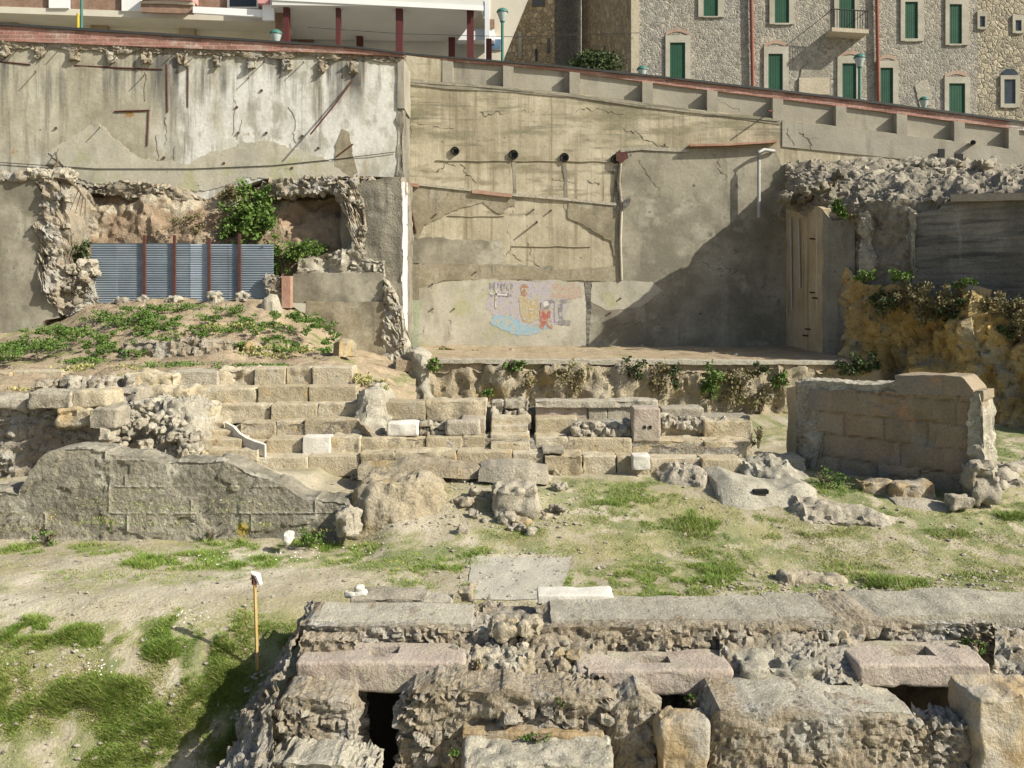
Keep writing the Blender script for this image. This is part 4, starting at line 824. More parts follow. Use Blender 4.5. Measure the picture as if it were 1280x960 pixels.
for x, yt in ((180, 294), (217.5, 294), (261, 298), (299, 292)): bx('post', x-1.6, x+1.6, yt, 382, 29.88, .08, M['rust'], t)

# ------------------------------------------------------------------ whitewashed wall (upper left)
t = thing('whitewashed_wall', 'tall stained whitewashed concrete wall with rusty rods at upper left', 'wall', U(250, 230, LW))
wall('wall_body', [(p, 49+(p)*.045 if p < 440 else 69, b, LW) for p, b in ((-420, 225), (-100, 225), (0, 218), (60, 218), (85, 226), (110, 232), (180, 234), (235, 242), (260, 250), (285, 238), (330, 224), (440, 220), (499, 222))], 1.9, M['white_conc'], t, res=.14, rel=plain(.02, .8, 41), wres=.5)
wall('corner_pier', [(497, 74, 135, LW-.06), (505, 74, 135, LW-.06)], 2.0, M['panel_conc'], t, res=.1, rel=plain(.02, 1.5, 42), wres=.3)
wall('corner_brickwork', [(496, 135, 232, LW-.03), (504, 135, 232, LW-.03)], 2.0, M['pier_conc'], t, res=.08, rel=plain(.05, 2.5, 44), wres=.3)
wall('ragged_edge', [(-420, 30, 58, LW-.08), (0, 47, 60, LW-.08), (100, 53, 63, LW-.08), (300, 60, 70, LW-.08), (440, 66, 74, LW-.08), (500, 70, 78, LW-.08)], .3, M['rubble'], t, res=.08, rel=rubble(5, .06, .05, .08, 91), jag=.12)
for i, x in enumerate([3, 46, 91, 138, 182, 227, 270, 314, 358, 402, 440]):
    y = 50+x*.045+8
    block('beam_stub', x-6, x+6, y-1, y+13, LW-.16, .3, M['rubble'], t, r=.07, rough=.08, res=.07)
for x, y in ((45, 90), (76, 60), (100, 63), (180, 95), (311, 98), (125, 160), (150, 66), (215, 70), (245, 68), (330, 78), (380, 78), (60, 64), (20, 64)):
    tube('rod', [U(x, y, LW+.05), U(x-1, y-1, LW-random.uniform(.2, .42))], .02, M['rust'], t, 5)
for pts in ([(93, 82), (150, 85), (203, 87)], [(143, 139.5), (187, 138)], [(186, 138), (184, 182)], [(208.5, 80), (209.5, 140)], [(235, 85), (234.5, 134)], [(0, 77), (38, 81)]):
    tube('cut_edge', [U(x, y, LW-.01) for x, y in pts], .032, M['rust'], t, 5)
tube('cable', [U(x, y, LW-.05) for x, y in ((0, 203), (120, 211), (240, 211), (340, 207), (420, 199), (494, 190))], .014, M['rail'], t, 5)
for x, y in ((327, 113), (296, 134), (298, 166), (333, 166), (378, 170), (280, 204), (365, 210), (398, 185), (205, 197), (70, 160)): tube('bolt', [U(x, y, LW+.02), U(x, y, LW-.05)], .05, M['rust'], t, 7)
M['crackdark0'] = flat('dark joint', (.12, .11, .085), .95)
for k in range(9):
    x_, y_ = random.uniform(10, 480), random.uniform(85, 190); L_ = []
    for i in range(random.randint(6, 14)): L_.append(U(x_, y_, LW-.008)); x_ += random.gauss(0, 1.2); y_ += random.uniform(2, 5)
    tube('crack', L_, .007, M['crackdark0'], t, 4)
plate('plaster_patch', [(428, 162), (437, 166), (440, 190), (446, 215), (440, 222), (419, 208), (419, 178)], LW-.03, .04, M['brown_plaster'], t, 1.2)
plate('plaster_patch', [(120, 150), (170, 195), (230, 204), (300, 178), (340, 176), (400, 195), (440, 205), (440, 221), (300, 224), (258, 240), (220, 236), (110, 228), (88, 216), (60, 190)], LW-.026, .035, M['pale_plaster'], t, 2.5)
tube('leaning_pipe', [U(441, 100, LW-.05), U(419, 130, LW-.3), U(388, 168, LW-.55)], .035, M['rust'], t, 6)
tube('cut_edge', [U(441, 180, LW-.06), U(420, 196, LW-.06)], .03, M['rust'], t, 5)
tube('root', [U(x, y, LW-.1-.1*(i % 2)) for i, (x, y) in enumerate([(73, 186), (70, 193), (72, 202), (66, 212), (68, 226)])], [.02, .03, .04, .05, .06], M['twig'], t, 6)
# overhanging rubble course under it
lump('rubble_ledge', 'broken rubble ledge jutting out under the whitewashed wall above the brown earth bank', 'masonry', [(84, 230, 241, 31.7), (120, 229, 243, 31.5), (160, 228, 247, 31.3), (195, 230, 251, 31.2), (225, 238, 255, 31.3), (248, 246, 258, 31.6), (270, 250, 260, 31.9)], 1.4, M['rubble'], rubble(3.6, .12, .09, .1, 83, .2), jag=.06, lean=0, res=.07, wres=.15)
lump('rubble_ledge', 'dark undercut rubble ledge at the head of the grey pier right of the green bush', 'masonry', [(325, 225, 246, 31.2), (350, 223, 248, 31.0), (400, 221, 243, 30.9), (440, 221, 242, 30.9), (462, 221, 246, 30.9)], 1.6, M['rubble'], rubble(3.4, .15, .12, .1, 84, .2), jag=.06, lean=0, res=.07, wres=.15)
# grey pier right of the bank
t = thing('masonry_pier', 'tall grey masonry pier with a ragged left side and white right edge', 'wall', U(460, 445, 30.6))
wall('pier_body', [(425, 290, 300, 30.75), (427, 250, 320, 30.7), (440, 240, 330, 30.6), (452, 226, 455, 30.6), (475, 222, 460, 30.6), (503, 220, 462, 30.6)], 3.2, M['pier_conc'], t, res=.1, rel=rubble(3, .03, .02, .06, 85), jag=.05, wres=.4)
wall('ragged_side', [(420, 222, 248, 30.5), (432, 226, 262, 30.45), (442, 226, 300, 30.4), (452, 250, 322, 30.45), (456, 285, 318, 30.5)], 1.2, M['rubble'], t, res=.06, rel=rubble(3.4, .11, .08, .12, 86, .45), jag=.1)
wall('white_edge', [(504.2, 228, 444, 30.62), (509.2, 228, 444, 31.9)], .08, M['white_strip'], t, res=.12, rel=plain(.004, 1.5, 87), ddir=(-1, 0, 0))
wall('concrete_tier', [(366, 343, 378, 30.3), (400, 341, 380, 30.25), (479, 341, 382, 30.2)], 1.2, M['grey_plaster'], t, res=.1, rel=plain(.03, 1.5, 88), jag=.03)
wall('concrete_tier', [(382, 376, 440, 30.22), (420, 377, 452, 30.15), (481, 377, 458, 30.1)], 1.2, M['brown_plaster'], t, res=.1, rel=plain(.04, 1.5, 89), jag=.03)
wall('rubble_course', [(372, 330, 346, 30.35), (400, 318, 345, 30.4), (430, 312, 345, 30.4), (480, 326, 345, 30.3)], 1.4, M['conglom'], t, res=.07, rel=rubble(3.4, .1, .08, .1, 90, .2), jag=.12)
wall('broken_base', [(478, 345, 470, 30.05), (490, 360, 480, 30.0), (500, 380, 485, 30.0), (506, 430, 485, 30.1)], .7, M['conglom'], t, res=.08, rel=rubble(3.6, .1, .06, .1, 93), jag=.12)
lump('concrete_lump', 'grey sloping concrete mass at the foot of the pier beside the terrace', 'masonry', [(494, 462, 520, 28.0), (501, 443, 520, 27.0), (515, 440, 522, 26.3), (528, 448, 524, 26.1), (538, 470, 524, 26.2), (545, 490, 524, 26.4)], 2.2, M['conglom'], crag(1.1, .18, 7), jag=.08, lean=.4, res=.08)
lump('rubble_pier', 'low ochre rubble stub beside the right end of the metal fence', 'masonry', [(331, 345, 382, 29.8), (340, 343, 390, 29.7), (352, 346, 392, 29.7)], .5, M['rubble'], rubble(4, .1, .06, .05, 95, .2), jag=.05, lean=0, res=.06)
tag(bx('brick_post', 352, 363, 345, 385, 29.65, .35, M['tile']), 'narrow terracotta edged post right of the metal fence', 'post')
t = bpy.data.objects['masonry_pier']
for k in range(34):
    if k < 16: y_ = random.uniform(232, 320); x_ = np.interp(y_, [232, 262, 320], [424, 434, 446])+random.uniform(-4, 12); Yk = 30.3
    else: y_ = random.uniform(350, 440); x_ = np.interp(y_, [350, 380, 440], [478, 484, 494])+random.uniform(-4, 10); Yk = 29.95
    w_ = random.uniform(5, 11); block('rubble_stone', x_, x_+w_, y_-w_*.7, y_, Yk, .35, M['grey_stone'] if k % 2 else M['rubble'], t, r=.07, rough=.06, res=.07, yaw=random.uniform(-.6, .6))
# low grey side wall with a broken rubble edge
t = thing('grey_side_wall', 'lower grey rendered wall with a broken rubble edge at far left', 'wall', U(20, 420, 29.4))
wall('rendered_face', [(-420, 220, 440, 29.3), (0, 226, 430, 29.3), (40, 222, 425, 29.3), (52, 240, 410, 29.3), (56, 300, 400, 29.3), (64, 345, 400, 29.3), (74, 375, 398, 29.3)], 1.4, M['grey_plaster'], t, res=.1, rel=plain(.025, 1, 97), jag=.03)
wall('broken_edge', [(44, 222, 330, 29.25), (58, 216, 380, 29.15), (72, 224, 392, 29.2), (84, 246, 395, 29.4), (88, 300, 395, 29.6), (94, 340, 396, 29.7), (110, 352, 392, 29.8), (122, 372, 390, 29.9)], 2.0, M['rubble'], t, res=.06, rel=rubble(3.4, .11, .08, .14, 98, .5), jag=.1, wres=.15)
for k in range(20):
    y_ = random.uniform(228, 388); x_ = np.interp(y_, [228, 300, 345, 388], [52, 56, 70, 92])+random.uniform(-6, 26); w_ = random.uniform(5, 13)
    block('rubble_stone', x_, x_+w_, y_-w_*.7, y_, 29.12+random.uniform(0, .12), .35, M['grey_stone'] if k % 2 else M['rubble'], t, r=.07, rough=.06, res=.07, yaw=random.uniform(-.6, .6))
block('top_stone', 30, 62, 210, 224, 29.1, .7, M['grey_stone'], t, r=.12, rough=.1)
block('top_stone', 60, 88, 212, 226, 29.2, .7, M['grey_stone'], t, r=.14, rough=.12)
block('top_stone', -30, 34, 214, 226, 29.15, .7, M['rubble'], t, r=.12, rough=.08)
block('fallen_stone', 96, 118, 326, 345, 29.5, .6, M['grey_stone'], t, r=.14, rough=.1)
V_ = [tube_vf([U(68+3*k, 222+2*k, 29), U(84+4*k, 224+3*k, 28.8), U(98+3*k, 238+4*k, 28.8), U(88+6*k, 262+4*k, 28.9)], [.03, .025, .02, .01], 5) for k in range(4)]
V, Fc = join(V_); tag(emit('dry_root', V, Fc, M['twig']), 'bare dry roots hanging over the broken rubble edge at left', 'roots')

# ------------------------------------------------------------------ mural wall
t = thing('mural_wall', 'tall beige board marked retaining wall with drain pipes and a faded mural', 'wall', U(740, 445, MW))
yt0 = lambda x: float(np.interp(x, [505, 700, 840, 1060, 1280, 1600], [70.5, 87.5, 106.5, 133.5, 162.5, 205]))
wall('wall_body', [(498, 68, 460, MW), (505, 69, 460, MW), (555, yt0(555), 460, MW), (556, yt0(556)+27, 460, MW)]+[(p, yt0(p)+27-.002*(p-556), 460, MW) for p in (640, 740, 840, 960, 1060, 1180, 1280, 1600)], 1.5, M['beige_conc'], t, res=.16, rel=plain(.015, .9, 111), wres=.5)
plate('plaster_patch', [(776, 192), (840, 187), (866, 186), (968, 184), (975, 200), (992, 250), (992, 446), (736, 446), (737, 372), (745, 352), (776, 352)], MW-.05, .06, M['grey_plaster'], t, .8, 4)
plate('plaster_patch', [(711, 249), (774, 257), (774, 330), (770, 335), (763, 300), (740, 285), (711, 272)], MW-.045, .06, M['brown_plaster'], t, 1.8, 3)
plate('plaster_patch', [(508, 232), (560, 238), (600, 243), (640, 246), (640, 258), (625, 266), (605, 255), (560, 266), (530, 280), (522, 300), (508, 290)], MW-.035, .04, M['brown_plaster'], t, 2, 3)
plate('plaster_patch', [(508, 296), (560, 298), (628, 302), (632, 330), (688, 334), (690, 345), (640, 352), (600, 330), (560, 332), (508, 330)], MW-.04, .05, M['grey_plaster'], t, 2, 3)
plate('plaster_patch', [(508, 330), (632, 331), (690, 338), (775, 332), (775, 352), (740, 352), (640, 350), (555, 350), (524, 365), (522, 440), (508, 440)], MW-.047, .05, M['brown_plaster'], t, 1.2, 3)
plate('painted_panel', [(523, 362), (556, 352), (600, 350), (688, 350), (729, 352), (734, 380), (735, 442), (523, 442)], MW-.052, .06, M['pale_plaster'], t, 1, 4)
plate('painted_panel', [(509, 375), (524, 375), (524, 442), (509, 442)], MW-.056, .06, M['green_paint'], t, .6, 4)
plate('painted_panel', [(740, 353), (790, 350), (815, 353), (828, 364), (800, 385), (758, 388), (738, 376)], MW-.058, .02, M['pale_plaster'], t, 1, 4)
plate('cement_seam', [(731, 352), (738, 352), (739, 390), (736, 437), (733, 437), (734, 395)], MW-.065, .03, M['dark_conc'], t, .8, 3)
# horizontal beds and shelves
def shelf(name, pts, th, d, m):
    V = []; Fc = []
    for x, y in pts:
        for dy, dz in ((-d, 0), (.05, 0), (.05, -th), (-d, -th)): V.append(U(x, y, MW)+[0, dy, dz])
    for i in range(len(pts)-1):
        for k in range(4): Fc.append((i*4+k, i*4+4+k, i*4+4+(k+1) % 4, i*4+(k+1) % 4))
    Fc += [(0, 1, 2, 3), tuple(range(len(pts)*4-4, len(pts)*4))[::-1]]
    return emit(name, V, Fc, m, t, smooth=False)
shelf('ledge', [(506, 227), (560, 233), (640, 242), (700, 247), (770, 254)], .1, .09, M['grey_stone'])
shelf('tile_remnant', [(506, 228.5), (524, 230.5)], .13, .15, M['tile']); shelf('tile_remnant', [(590, 237.5), (640, 243)], .13, .15, M['tile'])
shelf('ledge', [(775, 187), (800, 184), (862, 187)], .12, .1, M['conglom'])
shelf('tile_shelf', [(860, 182), (910, 181), (968, 177)], .08, .34, M['tile'])
shelf('cement_band', [(505, 101), (610, 108), (712, 119), (800, 132), (880, 141), (972, 150)], .06, .05, M['grey_plaster'])
for y, a, b in ((201, 545, 770), (270, 560, 640), (308, 640, 740)):
    V = [tube_vf([U(x, y+.004*(x-a)+random.uniform(-.8, .8), MW-.02) for x in range(a, b, 14)], .022, 5)]
    emit('crack', *V[0], M['brown_plaster'], t)
for x, y, r in ((569.5, 189, .19), (642.5, 193.5, .21), (706, 197, .20), (769.5, 199, .2)):
    c = U(x, y, MW)
    g_ = lathe('drain_pipe', (0, 0, 0), [(r*.66, -.02), (r*.86, -.02), (r*.86, .17), (r*.66, .17), (r*.66, 0)], M['black'], None, 16)
    g_.rotation_euler = (math.radians(90), 0, math.radians(-8)); g_.parent = t; g_.location = Vector(c+[0, .08, 0]-WO[t]); WO[g_] = c
    lathe_hole = bx('pipe_mouth', x-r*15, x+r*15, y-r*15, y+r*15, MW-.012, .01, M['black'], t)
    if x > 600: plate('damp_stain', [(x-3, y+8), (x+2, y+8), (x+3, y+45), (x+1, y+66), (x-2, y+60), (x-1, y+30)], MW-.02 if x < 760 else MW-.06, .02, M['grey_plaster'] if x < 760 else M['dark_conc'], t, .8, 3)
tube('conduit', [U(776, 200, MW-.1), U(774, 230, MW-.1), U(778, 262, MW-.1)], .06, M['rubble'], t)
tube('conduit', [U(777, 262, MW-.1), U(775.5, 300, MW-.1), U(777, 350, MW-.1)], .05, M['pale_plaster'], t)
tube('iron_strap', [U(511, 232, MW-.05), U(514, 262, MW-.07), U(520, 291, MW-.06)], .035, M['rust'], t)
plate('metal_plate', [(770, 190), (784, 190), (786, 196), (776, 204), (770, 200)], MW-.2, .03, M['rust'], t, .6, 3); plate('metal_plate', [(778, 252), (788, 245), (787, 256), (779, 264)], MW-.22, .03, M['dark_conc'], t, .6, 3)
tube('downpipe', [U(968, 189, MW-.12), U(955, 187, MW-.3), U(949, 190, MW-.42), U(948.5, 200, MW-.45), U(948.5, 272, MW-.45)], .065, M['pvc'], t, 10)
for x, y in ((545, 268), (595, 340), (541, 355), (541, 386), (568, 386), (776, 373), (689, 263), (667, 262), (763, 391), (876, 392)): tube('iron_peg', [U(x, y, MW), U(x-.5, y, MW-.13)], .035, M['rust'], t, 5)
tube('iron_rod', [U(671, 278, MW), U(671, 277, MW-.42)], .04, M['rust'], t, 5)
tube('iron_rod', [U(966, 138, MW), U(960, 139, MW-.6)], .035, M['rust'], t, 5)
# upper panels and buttresses under the street edge
ytop = lambda x: np.interp(x, [505, 700, 840, 1060, 1280, 1600], [70.5, 87.5, 106.5, 133.5, 162.5, 205])
wall('cement_panel', [(p, yt0(p), yt0(p)+34, MW+.30) for p in (552, 640, 760, 880, 1000, 1130, 1280, 1600)], .8, M['panel_conc'], t, res=.2, rel=plain(.008, 1, 121))
wall('cement_face', [(p, yt0(p)+27.3-.002*(p-556), yt0(p)+h, MW-.04) for p, h in ((978, 60), (1060, 58), (1180, 55), (1280, 50), (1600, 50))], .1, M['panel_conc'], t, res=.2, rel=plain(.012, 1, 122), jag=.01)
wall('cement_face', [(p, yt0(p)+27.3, yt0(p)+h, MW-.03) for p, h in ((508, 34), (556, 36), (640, 33), (760, 30), (880, 31), (975, 33))], .08, M['grey_plaster'], t, res=.12, rel=plain(.012, 1, 123), jag=.03)
for x in (553, 629, 712, 803, 884, 966, 1045, 1121, 1193, 1261, 1334, 1408):
    bx('buttress', x, x+13, yt0(x)+.5, yt0(x)+30, MW-.02, .5, M['panel_conc'], t, .13)
bx('square_hole', 1173, 1181, 186, 197, MW-.2, .06, M['black'], t); bx('square_hole', 1194, 1204, 192, 202, MW-.2, .06, M['black'], t)
tube('drain_pipe', [U(1217, 178, MW), U(1216, 178, MW-.3)], .09, M['black'], t, 10)
def cracks(par, Y, starts, seed):
    g = random.Random(seed); L = []
    for x, y, dx, dy, n in starts:
        p = []; r = []
        for i in range(n):
            p.append(U(x, y, Y)); r.append(.004+.011*g.random()**2); a_ = g.gauss(0, .7)
            x += dx*math.cos(a_)-dy*math.sin(a_); y += dx*math.sin(a_)+dy*math.cos(a_)
        L.append(tube_vf(p, r, 4))
    emit('crack', *join(L), M['crackdark'], par)
M['crackdark'] = flat('crack shadowed joint', (.10, .09, .07), .95)  # dark colour of the thin crack lines
cracks(t, MW-.005, [(545, 215, 3, -.6, 12), (575, 205, 2.6, 1.4, 14), (515, 150, 4, .4, 16), (640, 262, 0, 4, 18), (660, 300, .3, 3, 10), (600, 140, 4, .8, 24), (720, 140, 4, .6, 18), (780, 160, 4, .5, 20), (690, 225, 3, .2, 14), (530, 272, 3.5, -.5, 14), (880, 120, 4, 1, 14), (640, 318, 4, .6, 12), (508, 145, .2, 3, 20), (735, 225, 2, -1, 10)], 5)
cracks(t, MW-.052, [(800, 200, .6, 4, 14), (900, 195, .8, 4, 12), (870, 330, 4, .3, 20), (760, 410, 4, -.2, 14), (560, 400, .2, 4, 10), (516, 430, 2, -3, 8)], 6)
cracks(t, MW-.045, [(985, 160, 2, 3, 8), (1000, 165, 3, .4, 14), (1010, 175, .4, 3, 7)], 7)
# faded mural, one sheet of paint 4 mm proud of the panel
def paint(name, c): return mat(name, [tuple(.55*a+.45*b for a, b in zip(c, (.44, .41, .34))), c, tuple(.8*a+.2*b for a, b in zip(c, (.44, .41, .34)))], sc=4.5, patch=[((.41, .385, .31), 4.2, .47, .60), ((.30, .27, .22), 9, .56, .66)], bump=.2, bsc=18)
pm = {'blue': paint('faded light blue paint', (.26, .41, .50)), 'lilac': paint('faded lilac paint', (.40, .36, .40)), 'ochre': paint('faded ochre paint', (.42, .33, .17)), 'red': paint('faded red paint', (.36, .11, .08)), 'brown': paint('faded red brown paint', (.33, .17, .10)), 'dark': paint('faded dark paint', (.20, .19, .20)), 'white': paint('white paint line', (.60, .58, .56)), 'rose': paint('faded rose paint', (.42, .31, .24))}
m_, mi_ = [], []
mur = thing('tmp', 'x', 'x', (0, 0, 0)); bpy.data.objects.remove(mur)
parts = []
def pp(c, pts, lift, jag=1.0):
    o = plate('tmp_paint', pts, MW-.054-lift, .004, pm[c], None, jag, 2.5)
    V = np.array([v.co[:] for v in o.data.vertices])+WO[o]; Fc = [tuple(p.vertices) for p in o.data.polygons]
    me = o.data; bpy.data.objects.remove(o); bpy.data.meshes.remove(me); parts.append((V, Fc, c))
pp('lilac', [(612, 352), (642, 351), (690, 351), (708, 356), (700, 372), (716, 372), (712, 380), (700, 405), (650, 408), (620, 395), (606, 385), (611, 370)], .002, 2)
pp('rose', [(688, 355), (726, 354), (729, 372), (712, 374), (690, 372)], .004, 1.5)
pp('blue', [(616, 394), (632, 396), (650, 404), (672, 408), (690, 409), (672, 416), (648, 419), (624, 410), (612, 403)], .006, 2)
pp('ochre', [(648, 372), (658, 371), (664, 376), (672, 374), (674, 400), (662, 405), (652, 402), (650, 388)], .008, 1)
pp('brown', [(650, 360), (653, 355), (658, 355), (661, 360), (660, 367), (656, 371), (652, 369)], .010, .6)
pp('red', [(675, 388), (684, 386), (689, 388), (688, 400), (690, 411), (684, 409), (682, 403), (679, 411), (675, 410)], .010, .8)
pp('dark', [(681, 375), (690, 374), (694, 378), (688, 380), (688, 386), (676, 386), (675, 379)], .012, .6)
pp('white', [(677, 377), (684, 376), (686, 381), (680, 384)], .014, .5)
pp('dark', [(697, 376), (713, 373), (714, 377), (703, 380), (703, 399), (713, 402), (713, 407), (699, 406), (698, 404)], .012, .5)
pp('lilac', [(693, 377), (697, 376), (698, 402), (693, 403)], .014, .4)
for i in range(7):
    x = 612+i*4.4; pp('dark', [(x, 354+i % 3), (x+2.2, 353), (x+2.6, 360+i % 2*4), (x+.3, 362)], .012, .7)
for i in range(6):
    x = 614+i*5; pp('dark', [(x, 366+i % 3), (x+3, 365), (x+1.6, 371), (x-1, 371)], .013, .7)
pp('white', [(619, 356), (621, 356), (621, 385), (619, 385)], .016, .4); pp('white', [(612, 366), (634, 368), (634, 370), (612, 368)], .016, .4)
for x, y in ((653.5, 361), (657, 361)): pp('white', [(x-.8, y-.8), (x+.8, y-.8), (x+.8, y+.8), (x-.8, y+.8)], .017, 0)
for k in range(9):
    x, y = random.uniform(651, 671), random.uniform(376, 400); pp('white', [(x-1, y-1), (x+1, y-1), (x+1, y+1), (x-1, y+1)], .017, .3)
cl = list(pm); V, Fc, mi = [], [], []
for v, f, c in parts:
    o = len(V); V += list(v); Fc += [tuple(i+o for i in q) for q in f]; mi += [cl.index(c)]*len(f)
emit('mural', V, Fc, [pm[c] for c in cl], t, .5, False, mi=mi)

# ------------------------------------------------------------------ brick parapet with dark rail along the street
t = thing('brick_parapet', 'long red brick parapet with a dark rail along the sloping street edge', 'parapet', U(640, 90, LW))
def strip(name, cols, d, m): return wall(name, cols, d, m, t, res=.35, rel=plain(.012, 1.5, sd()))
strip('brick_course', [(-420, -8, 22, LW-.15), (0, 31, 51, LW-.15), (250, 47, 61, LW-.15), (440, 59, 67, LW-.15), (505, 67.5, 71, LW-.15)], .5, M['brick'])
strip('brick_course', [(505, 67.5, 71, MW+.2), (700, 83.5, 88, MW+.2), (840, 98.5, 107, MW+.2), (1060, 124.5, 134, MW+.2), (1280, 153.5, 163, MW+.2), (1600, 196, 206, MW+.2)], .5, M['brick'])
strip('rail', [(-420, -12, -8.5, LW-.22), (0, 28, 31.5, LW-.22), (250, 44.5, 47.5, LW-.22), (440, 57, 59.5, LW-.22), (505, 65.5, 68, LW-.22)], .5, M['rail'])
strip('rail', [(505, 65.5, 68, MW+.12), (700, 81.5, 84, MW+.12), (840, 96, 98.8, MW+.12), (1060, 122, 124.8, MW+.12), (1280, 151, 153.8, MW+.12), (1600, 193, 196, MW+.12)], .5, M['rail'])
V = [U(-700, -5, 32.6), U(505, 80, 34.2), U(640, 92, 34.6), U(1280, 180, 34.6), U(1700, 235, 34.6), U(1700, 235, 34.6)+[40, 60, -1], U(640, 92, 34.6)+[0, 60, -1], U(-700, -5, 32.6)+[-40, 60, -1]]
kind(emit('street', V, [(0, 1, 6, 7), (1, 2, 6), (2, 3, 5, 6), (3, 4, 5)], M['asphalt'], None, .5, False), 'structure')

# ------------------------------------------------------------------ foreground ruin (stage foundations)
def faced(rel, zt, k=.22, w=.09):
    def f(P, c=None):
        d, t_ = rel(P, c); q = sm((zt-P[:, 2])/w)
        return d*(k+(1-k)*q), np.clip(t_*(.35+.65*q)+.42*(1-q), 0, 1)
    return f
def loft(name, A, B, m, parent=None, res=.04, rel=None):
    A = np.array([U(*a) for a in A]); B = np.array([U(*b) for b in B]); n = max(4, int(np.linalg.norm(np.diff(A, axis=0), axis=1).sum()/res))
    def rs(Q):
        k = np.linspace(0, len(Q)-1, n+1); return np.stack([np.interp(k, np.arange(len(Q)), Q[:, i]) for i in range(3)], 1)
    A, B = rs(A), rs(B); mm = max(3, int(np.linalg.norm(A-B, axis=1).mean()/res))
    P = np.concatenate([A+(B-A)*(j/mm) for j in range(mm+1)]); w = n+1
    a, b = np.meshgrid(np.arange(mm), np.arange(n), indexing='ij'); i0 = (a*w+b).ravel()
    Fa = np.stack([i0, i0+1, i0+w+1, i0+w], 1)
    d, tn = rel(P); P = P+normals(P, Fa)*d[:, None]
    return emit(name, P, Fa, m, parent, tn, False)
t = thing('stage_foundation', 'crumbling rubble foundation of the stage with a flat lime concrete back wall, nearest the viewer', 'ruin', U(760, 960, 10.2))
def FW(name, cols, depth, m, zt, sc, amp, seed, **k):
    k.setdefault('smooth', False); k.setdefault('res', .028); k.setdefault('wres', .05); k.setdefault('jag', .03)
    return wall(name, cols, depth, m, t, rel=faced(rubble(sc, amp*.8, amp*.8, .03, seed, .8), zt), **k)
FW('back_wall', [(372, 786, 832, 10.78), (384, 781, 832, 10.68), (480, 782, 832, 10.66), (560, 783, 832, 10.66), (597, 786, 832, 10.72)], .8, M['rubble'], .33, 6.0, .075, 201)
wall('concrete_bed', [(393, 776.5, 790, 10.8), (480, 777, 790, 10.76), (589, 779, 790, 10.8)], .66, M['conglom'], t, res=.04, rel=plain(.012, 2, 11), jag=.012)
FW('back_wall', [(672, 784, 900, 10.7), (740, 782, 900, 10.66), (860, 780, 900, 10.66), (930, 779, 900, 10.68), (985, 780, 900, 10.68)], .95, M['rubble'], .33, 6.0, .075, 203)
wall('concrete_bed', [(690, 775.5, 790, 10.82), (800, 774, 790, 10.8), (975, 773.5, 790, 10.82)], .82, M['conglom'], t, res=.04, rel=plain(.018, 2, 12), jag=.015)
FW('back_wall', [(986, 781, 832, 10.72), (1050, 777, 832, 10.7), (1130, 777, 832, 10.74), (1230, 779, 832, 10.8), (1330, 790, 850, 10.9), (1500, 800, 850, 11)], 1.0, M['rubble'], .33, 4.5, .10, 205, jag=.05)
wall('concrete_bed', [(975, 773, 790, 10.86), (1100, 771, 790, 10.86), (1200, 768, 790, 10.9), (1330, 772, 790, 11), (1500, 780, 790, 11.1)], .9, M['conglom'], t, res=.05, rel=plain(.025, 2, 13), jag=.03)
FW('core_fill', [(372, 800, 900, 10.42), (445, 800, 900, 10.42)], .4, M['rubble'], .3, 6, .06, 207, jag=.02)
# rubble floor between the slabs
kind(sheet('rubble_fill', [[(560, 862, 9.95), (590, 852, 9.98), (730, 850, 9.98), (760, 850, 10)], [(560, 822, 10.35), (730, 822, 10.35), (760, 822, 10.4)], [(560, 788, 10.75), (680, 788, 10.75), (760, 788, 10.75)], [(560, 757, 11.9), (680, 757, 11.9), (760, 757, 11.9)]], M['rubble'], None, .03, rubble(7, .07, .05, .05, 211)), 'structure')
kind(sheet('rubble_fill', [[(900, 858, 9.9), (1080, 856, 9.9)], [(900, 815, 10.4), (1080, 815, 10.4)], [(900, 790, 10.72), (1080, 790, 10.72)]], M['rubble'], None, .03, rubble(7, .07, .05, .05, 213)), 'structure')
kind(sheet('rubble_fill', [[(1243, 900, 9.5), (1500, 900, 9.5)], [(1243, 850, 10.0), (1500, 850, 10.0)], [(1243, 790, 10.8), (1500, 800, 10.8)]], M['rubble'], None, .035, rubble(6, .09, .06, .06, 215)), 'structure')
# left flank and piers
loft('flank', [(396, 752, 11.5), (383, 778, 10.75), (376, 800, 10.5), (366, 832, 10.2), (350, 876, 9.75), (346, 905, 9.4), (340, 950, 9.0), (336, 1040, 8.3)],
     [(362, 800, 11.3), (346, 830, 10.7), (322, 868, 10.35), (300, 905, 9.9), (283, 950, 9.5), (268, 1005, 9.0), (255, 1060, 8.7), (240, 1150, 8.0)], M['rubble'], t, .035, rubble(5.5, .09, .06, .08, 221))
FW('left_pier', [(338, 884, 1100, 9.7), (352, 873, 1100, 9.6), (400, 874, 1100, 9.56), (436, 880, 1100, 9.58), (446, 892, 1100, 9.66)], .75, M['rubble'], -.14, 5.0, .10, 223, jag=.05)
FW('left_pier', [(330, 962, 1150, 9.2), (360, 956, 1150, 9.0), (420, 956, 1150, 8.95), (470, 964, 1150, 9.0)], .5, M['conglom'], -.4, 5.5, .08, 225, jag=.05)
FW('middle_pier', [(497, 880, 1100, 9.75), (515, 860, 1100, 9.68), (545, 850, 1100, 9.66), (582, 852, 1100, 9.7)], .75, M['rubble'], .0, 5.0, .11, 227, jag=.06)
FW('rubble_block', [(560, 880, 925, 9.72), (580, 866, 925, 9.66), (640, 862, 922, 9.6), (700, 864, 922, 9.6), (760, 872, 922, 9.62), (785, 882, 922, 9.72)], .72, M['rubble'], -.02, 4.6, .12, 229, jag=.06)
